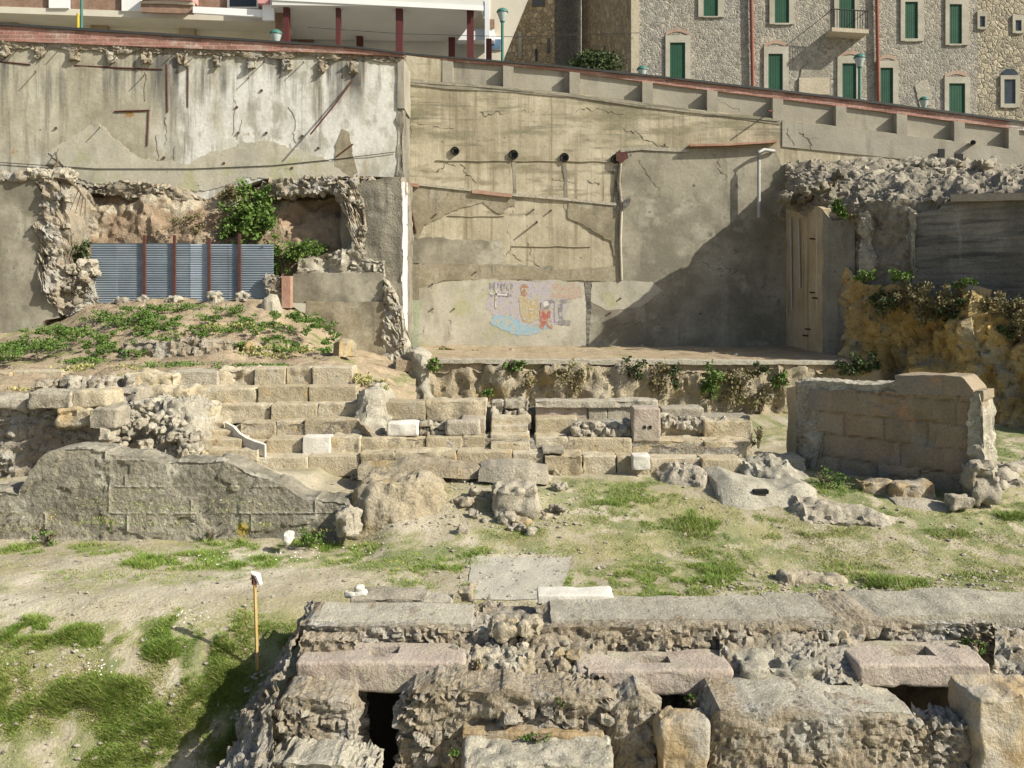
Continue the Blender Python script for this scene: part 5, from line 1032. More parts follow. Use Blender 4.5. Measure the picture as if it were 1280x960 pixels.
FW('right_lump', [(752, 900, 1080, 9.7), (775, 878, 1080, 9.6), (800, 874, 1080, 9.55), (820, 885, 1080, 9.6), (829, 905, 1080, 9.7)], .6, M['rubble'], -.1, 4.6, .11, 231, jag=.06)
FW('foundation_base', [(500, 922, 1150, 9.72), (600, 922, 1150, 9.72), (760, 922, 1150, 9.72)], .8, M['rubble'], -.5, 5, .08, 233)
FW('large_pier', [(884, 905, 1120, 9.3), (900, 889, 1120, 9.24), (960, 890, 1120, 9.2), (1040, 893, 1120, 9.2), (1110, 897, 1120, 9.22), (1150, 903, 1120, 9.28), (1164, 925, 1120, 9.35)], 1.0, M['rubble'], -.05, 5.2, .06, 235, jag=.03)
wall('concrete_bed', [(898, 884, 900, 9.34), (1000, 885, 900, 9.32), (1100, 890, 900, 9.34), (1140, 893, 900, 9.4)], .8, M['conglom'], t, res=.04, rel=plain(.025, 2.4, 14), jag=.03)
FW('low_pier', [(1150, 910, 1100, 9.3), (1180, 908, 1100, 9.25), (1225, 908, 1100, 9.3)], .5, M['rubble'], -.1, 6, .09, 237, jag=.05)
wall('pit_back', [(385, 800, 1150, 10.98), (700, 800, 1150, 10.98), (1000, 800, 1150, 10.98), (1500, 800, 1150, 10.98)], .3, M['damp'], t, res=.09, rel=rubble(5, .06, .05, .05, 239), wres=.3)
def mortised(label, x0, x1, yt, yb, Y, d, mx0, mx1, yaw, seed, my=(.35, .75)):
    """long block with a rectangular socket cut in its top"""
    a, b = U(x0, yb, Y), U(x1, yt, Y); c = np.array([(a[0]+b[0])/2, Y+d/2, a[2]]); sx, sz = b[0]-a[0], b[2]-a[2]
    m0, m1 = [(U(q, yt, Y+d*.55)[0]-c[0])/sx+.5 for q in (mx0, mx1)]
    tu = np.unique(np.concatenate([ts(sx, .04, .04), [m0, m1, m0+.008, m1-.008]])); tw = np.unique(np.concatenate([ts(d, .04, .04), [my[0], my[1], my[0]+.03, my[1]-.03]])); tv = ts(sz, .04, .04)
    T, Fa = gbox(tu, tv, tw); hs = np.array([sx, d, sz])/2; r = .04
    p = np.stack([(T[:, 0]-.5)*sx, (T[:, 2]-.5)*d, (T[:, 1]-.5)*sz], 1)
    q = np.clip(p, -(hs-r), hs-r); v = p-q; l = np.linalg.norm(v, axis=1, keepdims=True); p = np.where(l > 1e-9, q+v/np.maximum(l, 1e-9)*np.minimum(r, l), p)
    dd = .05*fbm(p+c, 2.2, 4, seed)-.07*np.maximum(0, fbm(p+c, 4.5, 3, seed+3)-.1)*sm((hs[2]-p[:, 2])/.05)
    p = p+normals(p, Fa)*dd[:, None]
    e = 1e-4; ins = (T[:, 0] > m0+.008-e) & (T[:, 0] < m1-.008+e) & (T[:, 2] > my[0]+.03-e) & (T[:, 2] < my[1]-.03+e) & (T[:, 1] > .99)
    p[ins, 2] -= .24
    tn = np.clip(.5+.5*fbm(p+c, 2, 4, seed+6), 0, 1)
    cy, sy = math.cos(yaw), math.sin(yaw); p = np.stack([p[:, 0]*cy-p[:, 1]*sy, p[:, 0]*sy+p[:, 1]*cy, p[:, 2]], 1)+c+[0, 0, sz/2]
    return tag(emit('socket_block', p, Fa, M['pink_stone'], None, tn, True, 45), label, 'stone block', 'pinkish blocks with sockets along the stage foundation')
mortised('leftmost pinkish block with a rectangular socket, lying over the dark opening beside the wooden stake', 368, 582, 828, 866, 10.1, .58, 461, 500, 0, 301)
mortised('middle pinkish block with a rectangular socket, above the upright ochre stone', 721, 917, 838, 868, 10.05, .6, 798, 837, -.02, 303)
mortised('rightmost pinkish block with a rectangular socket, tilted above the wide dark opening', 1071, 1241, 830, 860, 10.0, .68, 1113, 1165, .03, 305)
single('stone_block', 'flat grey lime concrete block between the middle and rightmost pinkish blocks', 'stone block', 926, 1033, 833, 862, 10.0, .55, M['conglom'], None, r=.06, rough=.05, res=.04)
single('stone_block', 'upright ochre stone with a small square hole below the middle pinkish block', 'stone block', 826, 888, 905, 1080, 9.2, .42, M['ochre_block'], None, r=.05, rough=.03, res=.04, yaw=-.05)
sb = bpy.data.objects['stone_block.%03d' % (max(int(o.name[-3:]) for o in bpy.data.objects if o.name.startswith('stone_block.')))]
xq = U(848, 897, 9.38); prism('hole', [xq+[-.04, -.04, .012], xq+[.04, -.04, .012], xq+[.04, .04, .012], xq+[-.04, .04, .012]], .01, M['black'], sb)
single('stone_block', 'large rough ochre stone at the bottom right corner of the ruin', 'stone block', 1218, 1330, 872, 1100, 9.2, .62, M['ochre_block'], None, r=.06, rough=.035, res=.05, yaw=.1)
single('stone_slab', 'broad grey slab in the foreground pit below the rubble block', 'stone slab', 579, 769, 954, 1010, 9.0, .58, M['conglom'], None, r=.05, rough=.035, res=.035)
single('stone_slab', 'thin ochre slab behind the broad grey slab in the pit', 'stone slab', 576, 756, 916, 960, 9.5, .3, M['ochre_block'], None, r=.03, rough=.025, res=.04)
single('flat_slab', 'long pale grey flagstone behind the left part of the back wall', 'stone slab', 437, 533, 748, 756, 11.6, .45, M['grey_stone'], None, r=.03, rough=.02)
single('flat_slab', 'short pale flagstone right of the long flagstone behind the back wall', 'stone slab', 524, 566, 752, 758, 11.6, .4, M['grey_stone'], None, r=.03, rough=.02)
single('flat_slab', 'white dressed slab lying at the edge of the gravel strip', 'stone slab', 672, 767, 744, 756, 11.55, .35, M['marble'], None, r=.02, rough=.01)
for k, (x0, x1, yt, yb, lab) in enumerate([(428, 446, 741, 750, 'little pale stone at the left end of the long flagstone'), (441, 455, 735, 741, 'upper stone of the tiny cairn on the long flagstone'), (440, 457, 740, 746, 'lower stone of the tiny cairn on the long flagstone')]):
    single('loose_stone', lab, 'stone', x0, x1, yt, yb, 11.7, .16, M['marble'], None, r=.04, rough=.02)
for x0, x1, yt, yb, lab in ((609, 650, 782, 803, 'squarish stone in the gap of the back wall'), (650, 676, 780, 800, 'brown stone at the right side of the gap in the back wall'), (573, 592, 738, 752, 'small dark stone at the left corner of the gravel strip'), (1014, 1034, 806, 818, 'ochre pebble stone left of the rightmost pinkish block'), (1048, 1066, 830, 850, 'grey stone wedged at the left end of the rightmost pinkish block')):
    single('loose_stone', lab, 'stone', x0, x1, yt, yb, 10.45 if yt > 760 else 11.7, .3, M['grey_rock'], None, r=.06, rough=.05, res=.04)
g = np.random.default_rng(19)
for k in range(46):
    rg = [(585, 715, 795, 850), (970, 1060, 795, 825), (1180, 1270, 790, 850)][0 if k < 26 else (1 if k < 38 else 2)]
    x = g.uniform(rg[0], rg[1]); y = g.uniform(rg[2], rg[3]); w = g.uniform(10, 24); Y = 10.75-(y-788)/74*.8
    single('rubble_stone', 'loose rubble stone lying between the pinkish socket blocks', 'stone', x, x+w, y-w*.55, y+3, Y, w*.008, M['grey_stone'] if k % 3 else M['grey_rock'], 'loose stones between the socket blocks', r=.05, rough=.05, res=.04, yaw=g.uniform(-.7, .7))
# wooden stake
x, Y, z = [float(q[0]) for q in hit(322., 838.)]
t = thing('wooden_stake', 'thin wooden stake with a whitish sleeve on its head, standing in grass beside the ruin', 'stake', (x, Y, z))
a, b = U(322, 850, Y), U(318.5, 726, Y)
tube('shaft', [a, b], .022, M['wood'], t, 4)
c = U(317.5, 724, Y); emit('sleeve', *join([tube_vf([c+[-.022, -.01, -.0], c+[.0, -.01, .075], c+[.04, -.01, .06], c+[.085, -.01, -.06]], [.03, .045, .045, .03], 8)]), M['paper'], t)
tube('head', [U(318, 730, Y)+[0, -.005, 0], U(317.5, 718, Y)+[0, -.005, 0]], .034, M['rust'], t, 6)

# ------------------------------------------------------------------ buildings above the street
BY = 44.0
def sl(x): return (x-790)*.0
tb = thing('stone_building', 'long grey field stone building with green shuttered windows above the street wall', 'building', U(1000, 120, BY))
A = U(727, 160, 52); B = U(790, 160, BY); C_ = U(1700, 260, BY); zt = 26
def quadwall(name, p, q, zb, zt, m, th=.5):
    d = np.array([q[0]-p[0], q[1]-p[1], 0]); d /= np.linalg.norm(d); n = np.array([-d[1], d[0], 0])
    b = [np.array([p[0], p[1], zb]), np.array([q[0], q[1], zb]), np.array([q[0], q[1], zb])+n*th, np.array([p[0], p[1], zb])+n*th]
    return prism(name, b, zt-zb, m, tb)
B2 = U(1222, 160, BY)
quadwall('facade', B, B2, 9, zt, M['housestone']); quadwall('end_facade', B2+[.002, 0, 0], C_, 9, zt, M['ochrestone'])
quadwall('side_facade', A, B-[.01, 0, 0], 9, zt, M['brownstone'])
bx('corner_quoin', 789, 799, -80, 110, BY-.06, .3, M['quoin'], tb)
def window(fx0, fx1, fy0, fy1, sx0, sx1, sy0, sy1, m=None, arch=None, Y=BY):
    j = [(fx0, sx0, fy0, fy1), (sx1, fx1, fy0, fy1), (sx0, sx1, fy0, sy0)]
    if fy1-sy1 > .5: j.append((sx0, sx1, sy1, fy1+.6))
    V, Fc = [], []
    for x0, x1, y0, y1 in j:
        o = len(V); p = [U(x0, y1, Y-.09), U(x1, y1, Y-.09), U(x1, y0, Y-.09), U(x0, y0, Y-.09)]; V += p+[q+[0, .3, 0] for q in p]
        Fc += [tuple(i+o for i in q) for q in [(0, 1, 2, 3), (5, 4, 7, 6), (4, 0, 3, 7), (1, 5, 6, 2), (3, 2, 6, 7), (4, 5, 1, 0)]]
    w = emit('window', V, Fc, M['frame'], tb, smooth=False)
    V, Fc = [], []; n = 6 if m is None else 1
    for i in range(n):
        x0 = sx0+(sx1-sx0)*i/n; x1 = sx0+(sx1-sx0)*(i+1)/n-(.35 if m is None else 0); d = .004*(i % 2)
        o = len(V); p = [U(x0, sy1, Y-.02-d), U(x1, sy1, Y-.02-d), U(x1, sy0, Y-.02-d), U(x0, sy0, Y-.02-d)]; V += p+[q+[0, .05, 0] for q in p]
        Fc += [tuple(i_+o for i_ in q) for q in [(0, 1, 2, 3), (5, 4, 7, 6), (4, 0, 3, 7), (1, 5, 6, 2), (3, 2, 6, 7), (4, 5, 1, 0)]]
    emit('shutter' if m is None else 'pane', V, Fc, m or M['shutter'], w, smooth=False)
    if arch:
        x0, x1, y = arch; mx = (x0+x1)/2; r = [(x0+(x1-x0)*k/10, y-5*math.sin(math.pi*k/10)) for k in range(11)]
        plate('brick_arch', r+[(x, yy+4.5) for x, yy in r[::-1]], Y-.03, .05, M['archbrick'], tb, .2, 4)
window(873, 905, -22, 21, 879.5, 897.5, -20, 20); window(962, 993, -22, 30, 968.5, 986.5, -18, 28.5); window(1043, 1074, -30, 37, 1049, 1068.5, -26, 36)
window(1126, 1155, -8, 51, 1131.5, 1147.5, 2, 48); window(1182, 1211, -4, 56, 1187, 1202.5, 5, 54.5)
window(832, 863, 44, 99, 837.5, 856.5, 53, 98, arch=(832, 862, 40)); window(955, 986, 58, 114, 960.5, 978.5, 67, 113, arch=(955, 985, 55)); window(1047, 1077, 70, 126, 1053, 1070.5, 79, 125, arch=(1048, 1078, 68))
window(1096, 1123, 76, 134, 1100.5, 1116.5, 84.5, 133, arch=(1097, 1122, 73)); window(1181, 1213, 96, 146, 1186.5, 1206.5, 104, 145, arch=(1181, 1211, 93))
window(1222, 1234, 14, 36, 1225, 1231.5, 20, 33.5, M['glass']); window(1266, 1280, 19, 41, 1269.5, 1277, 25, 38.5, M['glass']); window(1251, 1275, 94, 134, 1255.5, 1269.5, 99, 129.5, M['glass'])
plate('vent', [(1253, 90), (1258, 86), (1267, 86), (1272, 90), (1272, 94), (1253, 94)], BY-.05, .06, M['glass'], tb, 0)
plate('blocked_niche', [(1000, 97), (1002, 86), (1010, 80), (1020, 78), (1029, 81), (1036, 88), (1036, 98)], BY-.05, .06, M['conglom'], tb, .4); bx('stone_panel', 999, 1037, 97, 118, BY-.1, .2, M['quoin'], tb)
plate('rubble_patch', [(1146, 120), (1143, 108), (1150, 100), (1160, 101), (1165, 112), (1162, 130), (1150, 134)], BY-.04, .05, M['conglom'], tb, .8)
for x in (939, 1096): tube('downpipe', [U(x-1, -60, BY-.15), U(x+2.5, 135, BY-.15)], .09, M['redpipe'], tb, 8)
bx('balcony_slab', 1040, 1086, 34, 39, BY-1.0, 1.0, M['quoin'], tb, .06)
V_ = []
for k in range(15):
    x = 1040+k*3.2; V_.append(tube_vf([U(x, 11+.06*(x-1040), BY-.95), U(x, 35+.06*(x-1040), BY-.95)], .018, 4))
V_.append(tube_vf([U(1039, 11, BY-.95), U(1086, 14, BY-.95)], .03, 4))
for x in (1039.5, 1085.5): V_.append(tube_vf([U(x, 12, BY-.95), U(x, 12, BY-.95)+[0, .95, 0]], .03, 4))
emit('balcony_railing', *join(V_), M['rail'], tb)
# small gabled stone house
tb2 = thing('stone_house', 'brown stone gabled house between the modern flats and the long stone building', 'building', U(690, 90, 50)); tb = tb2
h0, h1, h2 = U(620, 150, 51.6), U(693, 150, 50), U(735, 150, 53)
def gable(name, p, q, zb, zl, zr, m):
    b = np.array([[p[0], p[1], zb], [q[0], q[1], zb], [q[0], q[1], zr], [p[0], p[1], zl]]); n = np.array([q[1]-p[1], -(q[0]-p[0]), 0]); n = -n/np.linalg.norm(n)*.5
    return emit(name, np.concatenate([b, b+n]), [(0, 1, 2, 3), (5, 4, 7, 6), (4, 0, 3, 7), (1, 5, 6, 2), (3, 2, 6, 7), (4, 5, 1, 0)], m, tb2, smooth=False)
zr = 4.4+370*50/F; gable('gable_wall', h0, h1, 9, 4.4+262*51.6/F, zr+3.2, M['brownstone']); gable('side_wall', h1+[.01, 0, 0], h2, 9, zr+3.2, zr+3.2, M['housestone'])
def onwall(p, q, px):
    k = (px-640)/F; d = q-p; s = (k*p[1]-p[0])/(d[0]-k*d[1]); return p[1]+s*d[1]
for x0, x1, y0, y1, m in ((648, 652, 40, 73, 'frame'), (684, 687, 48, 66, 'glass'), (669, 671.5, 61, 76, 'glass'), (665, 680, -2, 8, 'glass')):
    plate('window', [(x0, y0), (x1, y0), (x1, y1), (x0, y1)], 0, .12, M[m], tb2, 0, yfun=lambda x: onwall(h0, h1, x)-.06)
V_ = [U(640, 8, 54), U(693, -60, 49.7), U(693, -62, 49.7)+[0, 0, .3], U(640, 6, 54)+[0, 0, .3]]
# modern flats with canopy on red columns
t = thing('modern_flats', 'modern block with a broad grey canopy on dark red columns above the street', 'building', U(480, 60, 44))
zc = U(600, 10, 44)[2]
prism('canopy', [U(340, -4, 44)*[1, 1, 0]+[0, 0, zc+.15], U(604, 9, 44), U(571, 46, 49.8)*[1, 1, 0]+[0, 0, zc-.05], U(335, 38, 49.8)*[1, 1, 0]+[0, 0, zc+.1]], .5, M['soffit'], t)
bx('canopy_edge', 340, 604.5, -6, 0, 43.95, .04, M['whitep'], t, .05)
wall('back_wall', [(330, 34, 150, 50.5), (560, 40, 150, 50.5)], .3, M['soffit'], t, res=1)
bx('upper_storey', 340, 600, -120, -8, 44.3, 6, M['cream'], t)
for x0, x1, yt, yb, Y in ((354, 361, -4, 75, 44.3), (419.5, 425, -1, 75, 44.3), (494.5, 503, 4, 80, 44.3), (583.5, 592, 8, 85, 44.3), (445.5, 453, 38, 80, 49), (560.5, 568.5, 42, 80, 49), (607.5, 614.5, 48, 85, 49)):
    bx('column', x0, x1, yt, yb, Y, .35, M['redpaint'], t)
for x0, x1 in ((372, 391),): bx('brick_panel', x0, x1, 40, 70, 50.2, .2, M['brownbrick'], t)
tube('cable', [U(384, 34, 43.5), U(500, 42, 43.5), U(640, 46, 43.5), U(800, 41, 43.8)], .015, M['rail'], t, 4)
# narrow flat block behind
t = thing('pale_flats', 'pale flats with a brown balcony seen between the canopy and the gabled house', 'building', U(605, 80, 58))
wall('facade', [(560, -120, 120, 58), (660, -120, 120, 58)], 6, M['cream'], t, res=3)
bx('balcony', 590, 618, 24, 35, 56.8, 1.2, M['brownbrick'], t); bx('balcony_base', 570, 618, 35, 50, 56.9, 1.1, M['whitep'], t)
w = bx('window', 592, 612, -4, 22, 57.9, .15, M['whitep'], t); bx('pane', 594, 607, 2, 20, 57.86, .1, M['blueglass'], w)
w = bx('window', 611, 628, 46, 62, 57.9, .15, M['whitep'], t); bx('pane', 613, 626, 49, 61, 57.86, .1, M['blueglass'], w)
bx('white_pier', 606, 612, -60, 90, 56.6, .4, M['whitep'], t)
# brick flats at left
t = thing('brick_flats', 'brick apartment block with white balcony panels at the upper left', 'building', U(170, 40, 46))
bx('ground_wall', -400, 352, 4, 120, 47.5, 5, M['cream'], t, .05)
bx('floor_beam', -400, 352, -6, 2, 45.6, 2.2, M['cream'], t, .035)
V_ = U(-400, 0, 46)
bx('brick_wall', -400, 344, -160, -8, 46.0, 5, M['brownbrick'], t, .03)
wall('brick_wall', [(-400, -30, 2, 45.7), (0, -20, 11, 45.7), (200, -20, 16, 45.7), (345, -20, 22, 45.7)], .3, M['brownbrick'], t, res=1)
for x0, x1, yb in ((61, 86, 10), (152, 176, 13.5)): bx('white_panel', x0, x1, -120, yb, 45.5, .15, M['whitep'], t)
wall('balcony_parapet', [(176, 4, 15, 44.8), (241, 6, 17, 44.8)], .2, M['brownbrick'], t, res=1); wall('balcony_coping', [(176, 1, 4, 44.7), (205, 0, 4, 44.7), (241, 2, 6, 44.7)], .3, M['quoin'], t, res=1)
wall('white_parapet', [(241, 8, 16, 44.6), (328, 12, 21, 44.6)], .2, M['whitep'], t, res=1); bx('white_panel', 328, 342.5, -90, 25, 44.5, .2, M['whitep'], t)
w = bx('window', 284, 323, -20, 10, 45.5, .15, M['whitep'], t); bx('pane', 287, 320, -18, 8, 45.46, .1, M['glass'], w)
bx('awning', 176, 240, -14, -1, 44.6, .9, M['awning'], t, .02); bx('awning', 322, 336, -14, 4, 44.3, .9, M['awning'], t, .02)
for x0, x1, y0 in ((0, 20, 18), (113, 134, 24), (224, 243, 28)): bx('brick_pilaster', x0, x1, y0, 70, 47.2, .4, M['ochre_block'], t)
bx('brick_pilaster', 344, 357, -80, 90, 45.2, .8, M['brownbrick'], t)
# street lamps: five, pole + shade + globe
def lamp(label, px, py, Y, size, hgt):
    c = U(px, py, Y); t = thing('street_lamp', label, 'street lamp', c-[0, 0, hgt], 'green street lamps along the street')
    s = size*Y/F
    tube('pole', [c-[0, 0, hgt], c-[0, 0, s*1.0]], .065, M['lampgreen'], t, 10)
    lathe('globe', c-[0, 0, s*1.0], [(s*.22, 0), (s*.48, s*.75), (s*.5, s*.85)], M['lampglass'], t)
    lathe('shade', c-[0, 0, s*.12], [(s*.58, 0), (s*.57, s*.08), (s*.45, s*.27), (s*.22, s*.4), (s*.05, s*.44)], M['lampgreen'], t)
    lathe('collar', c-[0, 0, s*1.15], [(s*.13, 0), (s*.25, s*.15), (s*.24, s*.2)], M['lampgreen'], t)
lamp('green street lamp before the pale flats, right of the canopy', 628, 14, 37, 13, 3.6)
lamp('green street lamp standing before the middle of the long stone building', 1074.5, 71, 37, 13, 3.6)
lamp('green street lamp whose head peeps over the parapet below the brick flats', 345, 41, 36, 14, 2.6)
lamp('green street lamp whose head peeps over the parapet at the corner of the stone building', 802.5, 86, 37, 12, 2.6)
lamp('green street lamp whose head peeps over the parapet before the pale rubble patch', 1155, 124, 37, 11, 2.6)
tag(tube('street_pole', [U(101.5, 70, 37), U(102.5, -60, 37)], .06, M['lampgreen']), 'green pole rising out of the picture at upper left', 'pole')
tag(tube('street_pole', [U(97.5, 60, 36.8), U(97.5, 17, 36.8)], .06, M['yellow']), 'short yellow post beside the green pole at upper left', 'post')

# ------------------------------------------------------------------ plants
def bush(name, label, cat, px, py, rx, ry, Y, m, n, size=.09, group=None, depth=None, up=.2):
    c = U(px, py, Y); k = Y/F
    V, Fa, tn = leaves(n, c, (rx*k, depth or rx*k*.8, ry*k), size, seed=sd(), up=up)
    t = thing(name, label, cat, c-[0, 0, ry*k], group)
    emit('foliage', V, Fa, M[m], t, tn, False)
    g = random.Random(sd()); st = [tube_vf([c-[0, 0, ry*k*1.1], c+[g.uniform(-.4, .4)*rx*k, g.uniform(-.3, .3)*rx*k, 0], c+[g.uniform(-.8, .8)*rx*k, g.uniform(-.4, .4)*rx*k, ry*k*g.uniform(.3, .9)]], [.022, .014, .006], 5) for _ in range(7)]
    emit('stem', *join(st), M['twig'], t)
    return t
tb_ = bush('green_bush', 'big bright green bush growing over the metal fence from the earth bank', 'bush', 322, 270, 24, 32, 30.9, 'leaf', 1300, .15)
for cx_, cy_, rx_, ry_, n_ in ((306, 258, 24, 30, 1000), (331, 246, 14, 20, 420), (296, 290, 22, 18, 520), (338, 285, 14, 18, 380), (287, 268, 18, 16, 330)):
    k_ = 30.9/F; V_, F_, t_ = leaves(n_, U(cx_, cy_, 30.9), (rx_*k_, rx_*k_*.8, ry_*k_), .11, seed=sd(), up=.2); emit('foliage', V_, F_, M['leaf'], tb_, t_, False)
bush('green_bush', 'small feathery bush behind the bright green bush at its upper left', 'bush', 292, 248, 16, 16, 31.5, 'dryleaf', 700, .10)
bush('yellow_scrub', 'dry yellowish scrub on the bank behind the middle of the metal fence', 'scrub', 238, 282, 32, 18, 31.1, 'dryleaf', 900, .09)
bush('green_bush', 'low dark green creeper spreading right of the metal fence', 'bush', 372, 312, 38, 13, 30.6, 'leaf', 1700, .11)
bush('green_bush', 'low green plants drooping over the right end of the metal fence', 'bush', 353, 332, 12, 16, 30.4, 'leaf', 500, .11)
bush('green_bush', 'olive bush on the broken rubble edge left of the metal fence', 'bush', 96, 310, 15, 17, 30.0, 'darkleaf', 700, .10)
bush('green_bush', 'bright bush rooted high on the tan concrete pillar', 'bush', 1048, 262, 11, 11, 29.0, 'leaf', 600, .10)
bush('dry_tuft', 'tuft of dry weeds beside the bright bush on the tan pillar', 'weeds', 1066, 272, 7, 5, 28.9, 'dryleaf', 160, .1)
lb = [(545, 456, 11, 8, 'leaf', 300), (641, 457, 13, 10, 'leaf', 420), (718, 470, 22, 18, 'dryleaf', 600), (790, 463, 20, 14, 'darkleaf', 600), (890, 478, 13, 25, 'leaf', 800), (976, 474, 10, 14, 'leaf', 350), (1062, 456, 20, 13, 'darkleaf', 800), (1088, 452, 12, 12, 'darkleaf', 400), (611, 492, 6, 9, 'leaf', 150), (823, 474, 22, 20, 'dryleaf', 500), (922, 478, 26, 24, 'dryleaf', 900), (845, 470, 14, 14, 'darkleaf', 300), (947, 462, 13, 9, 'darkleaf', 250), (660, 480, 14, 14, 'dryleaf', 250), (950, 500, 20, 18, 'dryleaf', 400)]
pos = ['beside the left end of the terrace edge', 'below the left half of the mural', 'hanging under the right half of the mural', 'below the edge of the big wall shadow', 'climbing tall on the rock face in the middle', 'low on the rock face near the cross wall', 'at the foot of the tan pillar', 'between pillar foot and yellow cliff', 'in a cleft behind the stair', 'on the rock face left of the tall climbing plant', 'matted on the rock face right of the tall climbing plant', 'just left of the tall climbing plant', 'under the terrace lip right of the tall climbing plant', 'on the rock right of the cleft behind the stair', 'low behind the right end of the seats']
for (px, py, rx, ry, m, n), p_ in zip(lb, pos):
    bush('terrace_plant', {'leaf': 'green', 'darkleaf': 'dark green', 'dryleaf': 'dry brownish'}[m]+' plant '+p_, 'plant', px, py, rx, ry, 26.35, m, n, .085, 'plants on the rock face below the mural wall', .35)
cb = [(1086, 345, 15, 7, 'leaf', 400), (1130, 344, 17, 8, 'leaf', 500), (1152, 372, 22, 18, 'dryleaf', 700), (1196, 372, 24, 18, 'dryleaf', 800), (1202, 356, 14, 8, 'leaf', 260), (1245, 378, 24, 12, 'dryleaf', 600), (1190, 398, 18, 14, 'darkleaf', 300), (1100, 378, 14, 12, 'darkleaf', 300), (1272, 392, 14, 10, 'dryleaf', 300)]
pos = ['bright tuft at the left end of the cliff top', 'bright tuft below the broken edge of the dark wall', 'dry scrub hanging under the bright tuft on the cliff', 'broad dry scrub in the middle of the cliff top', 'pale green tuft against the dark wall', 'dry scrub toward the right of the cliff top', 'dark weeds hanging down the middle of the cliff', 'dark weeds on the rock below the leftmost tuft', 'dry scrub where the cliff top leaves the picture']
for (px, py, rx, ry, m, n), p_ in zip(cb, pos):
    bush('cliff_plant', p_, 'plant', px, py, rx, ry, float(rw_Y(px, 1.45)), m, n, .09, 'plants along the top of the yellow cliff', .5)
g = random.Random(4)
for k in range(14):
    px = g.uniform(1095, 1290); py = 368+(px-1095)*.12+g.uniform(-8, 34); rx, ry = g.uniform(9, 22), g.uniform(7, 16)
    bush('cliff_plant', 'dry dark scrub matted on the upper part of the yellow cliff', 'plant', px, py, rx, ry, float(rw_Y(px, 1.5)), ['dryleaf', 'darkleaf', 'dryleaf'][k % 3], int(rx*ry*2.2), .08, 'scrub matted on the yellow cliff', .45)
bush('hedge', 'dark clipped hedge behind the parapet at the corner of the stone building', 'hedge', 745, 80, 33, 14, 40, 'darkleaf', 3800, .13, None, .8)
bush('weeds', 'small green weed under the left end of the leftmost pinkish block', 'weeds', 388, 866, 8, 6, 10.02, 'leaf', 120, .03)
bush('weeds', 'small green weed growing out of the rubble block in the foreground', 'weeds', 701, 878, 5, 8, 9.58, 'leaf', 120, .03)
bush('weeds', 'little weed in the rubble between the first two pinkish blocks', 'weeds', 596, 832, 6, 9, 10.2, 'dryleaf', 120, .03)
bush('weeds', 'green weeds along the back of the broad grey slab in the pit', 'weeds', 672, 921, 26, 3, 9.42, 'leaf', 300, .03, None, .05)
bush('weeds', 'weed in the dark gap above the upright ochre stone', 'weeds', 864, 876, 9, 6, 9.7, 'leaf', 150, .03)
bush('weeds', 'green weeds at the right end of the rightmost pinkish block', 'weeds', 1222, 806, 16, 7, 10.5, 'leaf', 260, .035)
bush('weeds', 'green weeds under the rightmost pinkish block beside the opening', 'weeds', 1208, 862, 12, 4, 9.7, 'leaf', 140, .03)
bush('weeds', 'weed below the dark opening at the lower left of the ruin', 'weeds', 566, 950, 8, 12, 9.3, 'leaf', 120, .03)
bush('weeds', 'green weeds with white flowers at the right foot of the plastered wall', 'weeds', 395, 668, 22, 10, 15.0, 'leaf', 500, .04)
bush('weeds', 'green weeds at the left foot of the plastered wall', 'weeds', 60, 672, 16, 8, 15.2, 'leaf', 260, .04)
bush('weeds', 'dark weed in the cleft low in the plastered wall', 'weeds', 262, 668, 5, 9, 15.4, 'darkleaf', 120, .04)
bush('weeds', 'green weeds on the sloping end of the seats beside the cross wall', 'weeds', 948, 545, 8, 14, 18.2, 'dryleaf', 200, .05)
bush('weeds', 'green weeds in front of the left end of the brown ashlar wall', 'weeds', 1035, 602, 24, 16, 17.0, 'leaf', 700, .045)
bush('weeds', 'small weeds beside the grey lump at the upper seats', 'weeds', 468, 484, 22, 10, 20.5, 'drygrass', 400, .06)
# ground cover of the mound and the dry strip under the mural
def cover(name, spots, m, dens, size, label, Yf, seed):
    Vs, ts_ = [], []; o = 0
    for cx, cy, rx, ry in spots:
        Y = Yf(cx, cy); k = Y/F; n = int(rx*ry*dens)
        V, Fa, tn = leaves(n, U(cx, cy, Y), (rx*k, .45, ry*k), size, seed=seed+int(cx), up=.5); Vs.append(V); ts_.append(tn)
    V = np.concatenate(Vs); n = len(V)//4
    return kind(emit(name, V, np.arange(4*n).reshape(n, 4), M[m], None, np.concatenate(ts_), False), 'stuff', label, 'weeds')
def moundY(x, y): return float(np.interp(y, [374, 392, 423, 448, 470], [29.3, 27.2, 24.9, 22.7, 20.6]))
ms = [(40, 432, 42, 9), (14, 444, 22, 6), (80, 414, 40, 8), (120, 428, 14, 10), (182, 400, 22, 12), (165, 388, 20, 6), (230, 384, 30, 6), (285, 388, 26, 7), (120, 396, 22, 8), (345, 398, 12, 8), (375, 396, 20, 9), (400, 408, 22, 7), (320, 458, 60, 3), (230, 456, 60, 3), (200, 384, 20, 5), (262, 396, 14, 4), (100, 450, 40, 4), (150, 400, 14, 7)]
g = np.random.default_rng(8)
ms += [(g.uniform(0, 420), 0, g.uniform(6, 16), g.uniform(3, 7)) for _ in range(95)]
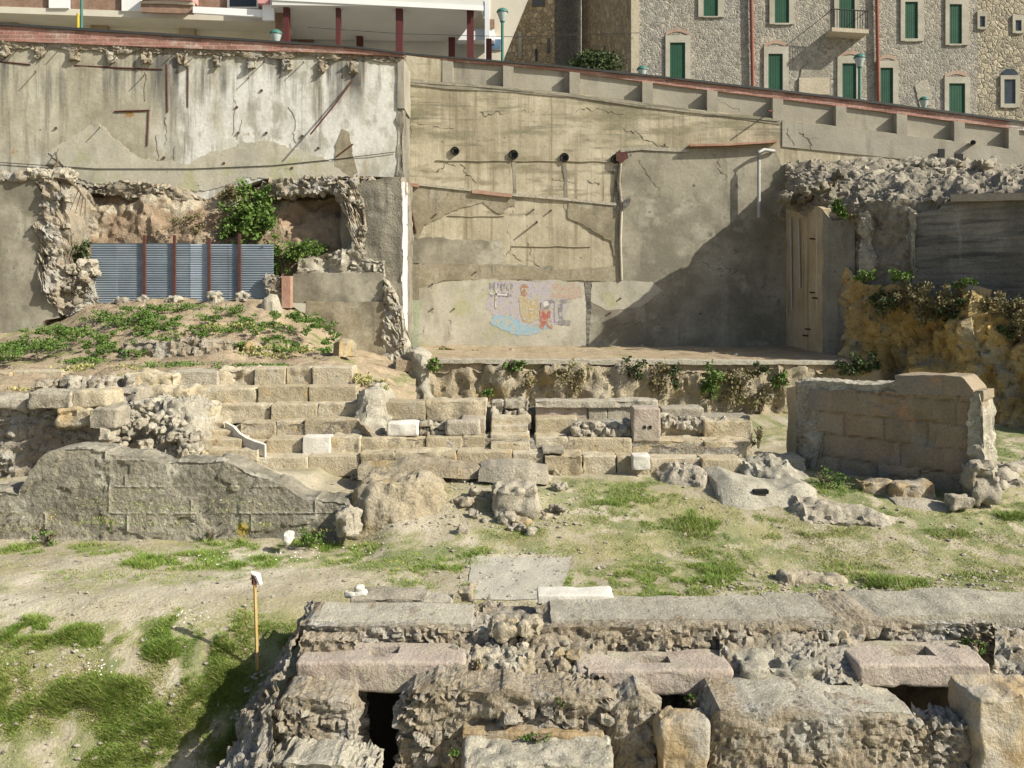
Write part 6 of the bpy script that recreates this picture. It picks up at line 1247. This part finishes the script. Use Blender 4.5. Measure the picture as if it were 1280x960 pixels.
ms = [(x, (y if y else g.uniform(380+abs(x-240)*.12, 446)), a_, b_) for x, y, a_, b_ in ms]
cover('weeds', ms, 'leaf', 4.2, .058, 'green weeds spreading over the earth mound below the metal fence', moundY, 500)
cover('dry_weeds', [(40, 486, 40, 6), (80, 495, 25, 5), (20, 500, 30, 5), (350, 440, 60, 7), (120, 460, 50, 4), (300, 408, 50, 6), (450, 470, 12, 10), (474, 484, 14, 8)], 'drygrass', 1.4, .07, 'thin dry grass on the earth mound and above the far left wall', moundY, 600)
cover('dry_strip', [(x, 442, 16, 3) for x in range(525, 745, 22)]+[(600, 440, 20, 2), (560, 438, 16, 4)], 'dryleaf', 3.2, .08, 'strip of dry brown grass along the foot of the mural', lambda x, y: 31.5, 700)

# ------------------------------------------------------------------ camera, light
cam = bpy.data.cameras.new('camera'); co = bpy.data.objects.new('camera', cam); COL.objects.link(co); S.camera = co
co.location = (0, 0, H); co.rotation_euler = (math.radians(90), 0, 0); cam.sensor_width = 36; cam.lens = F/1280*36; cam.shift_y = (HZ-480)/1280; cam.clip_end = 5000; cam.clip_start = .1
sv = Vector((2.1, -1, 1.64)).normalized(); elev = math.asin(sv.z)
sun = bpy.data.lights.new('sun', 'SUN'); so = bpy.data.objects.new('sun', sun); COL.objects.link(so)
sun.energy = 5.0; sun.angle = math.radians(.5); sun.color = (1, .95, .83); so.rotation_euler = sv.to_track_quat('Z', 'Y').to_euler()
W = bpy.data.worlds.new('World'); S.world = W; W.use_nodes = True; n = W.node_tree.nodes; bg = n['Background']; sky = n.new('ShaderNodeTexSky'); sky.sky_type = 'NISHITA'; sky.sun_disc = False
sky.sun_elevation = elev; sky.sun_rotation = math.atan2(sv.x, sv.y); sky.dust_density = 2.0
W.node_tree.links.new(sky.outputs[0], bg.inputs[0]); bg.inputs[1].default_value = .085
S.view_settings.view_transform = 'Standard'; S.view_settings.look = 'None'; S.view_settings.gamma = 1; S.view_settings.use_curve_mapping = False; S.view_settings.exposure = .56
S.cycles.max_bounces = 5
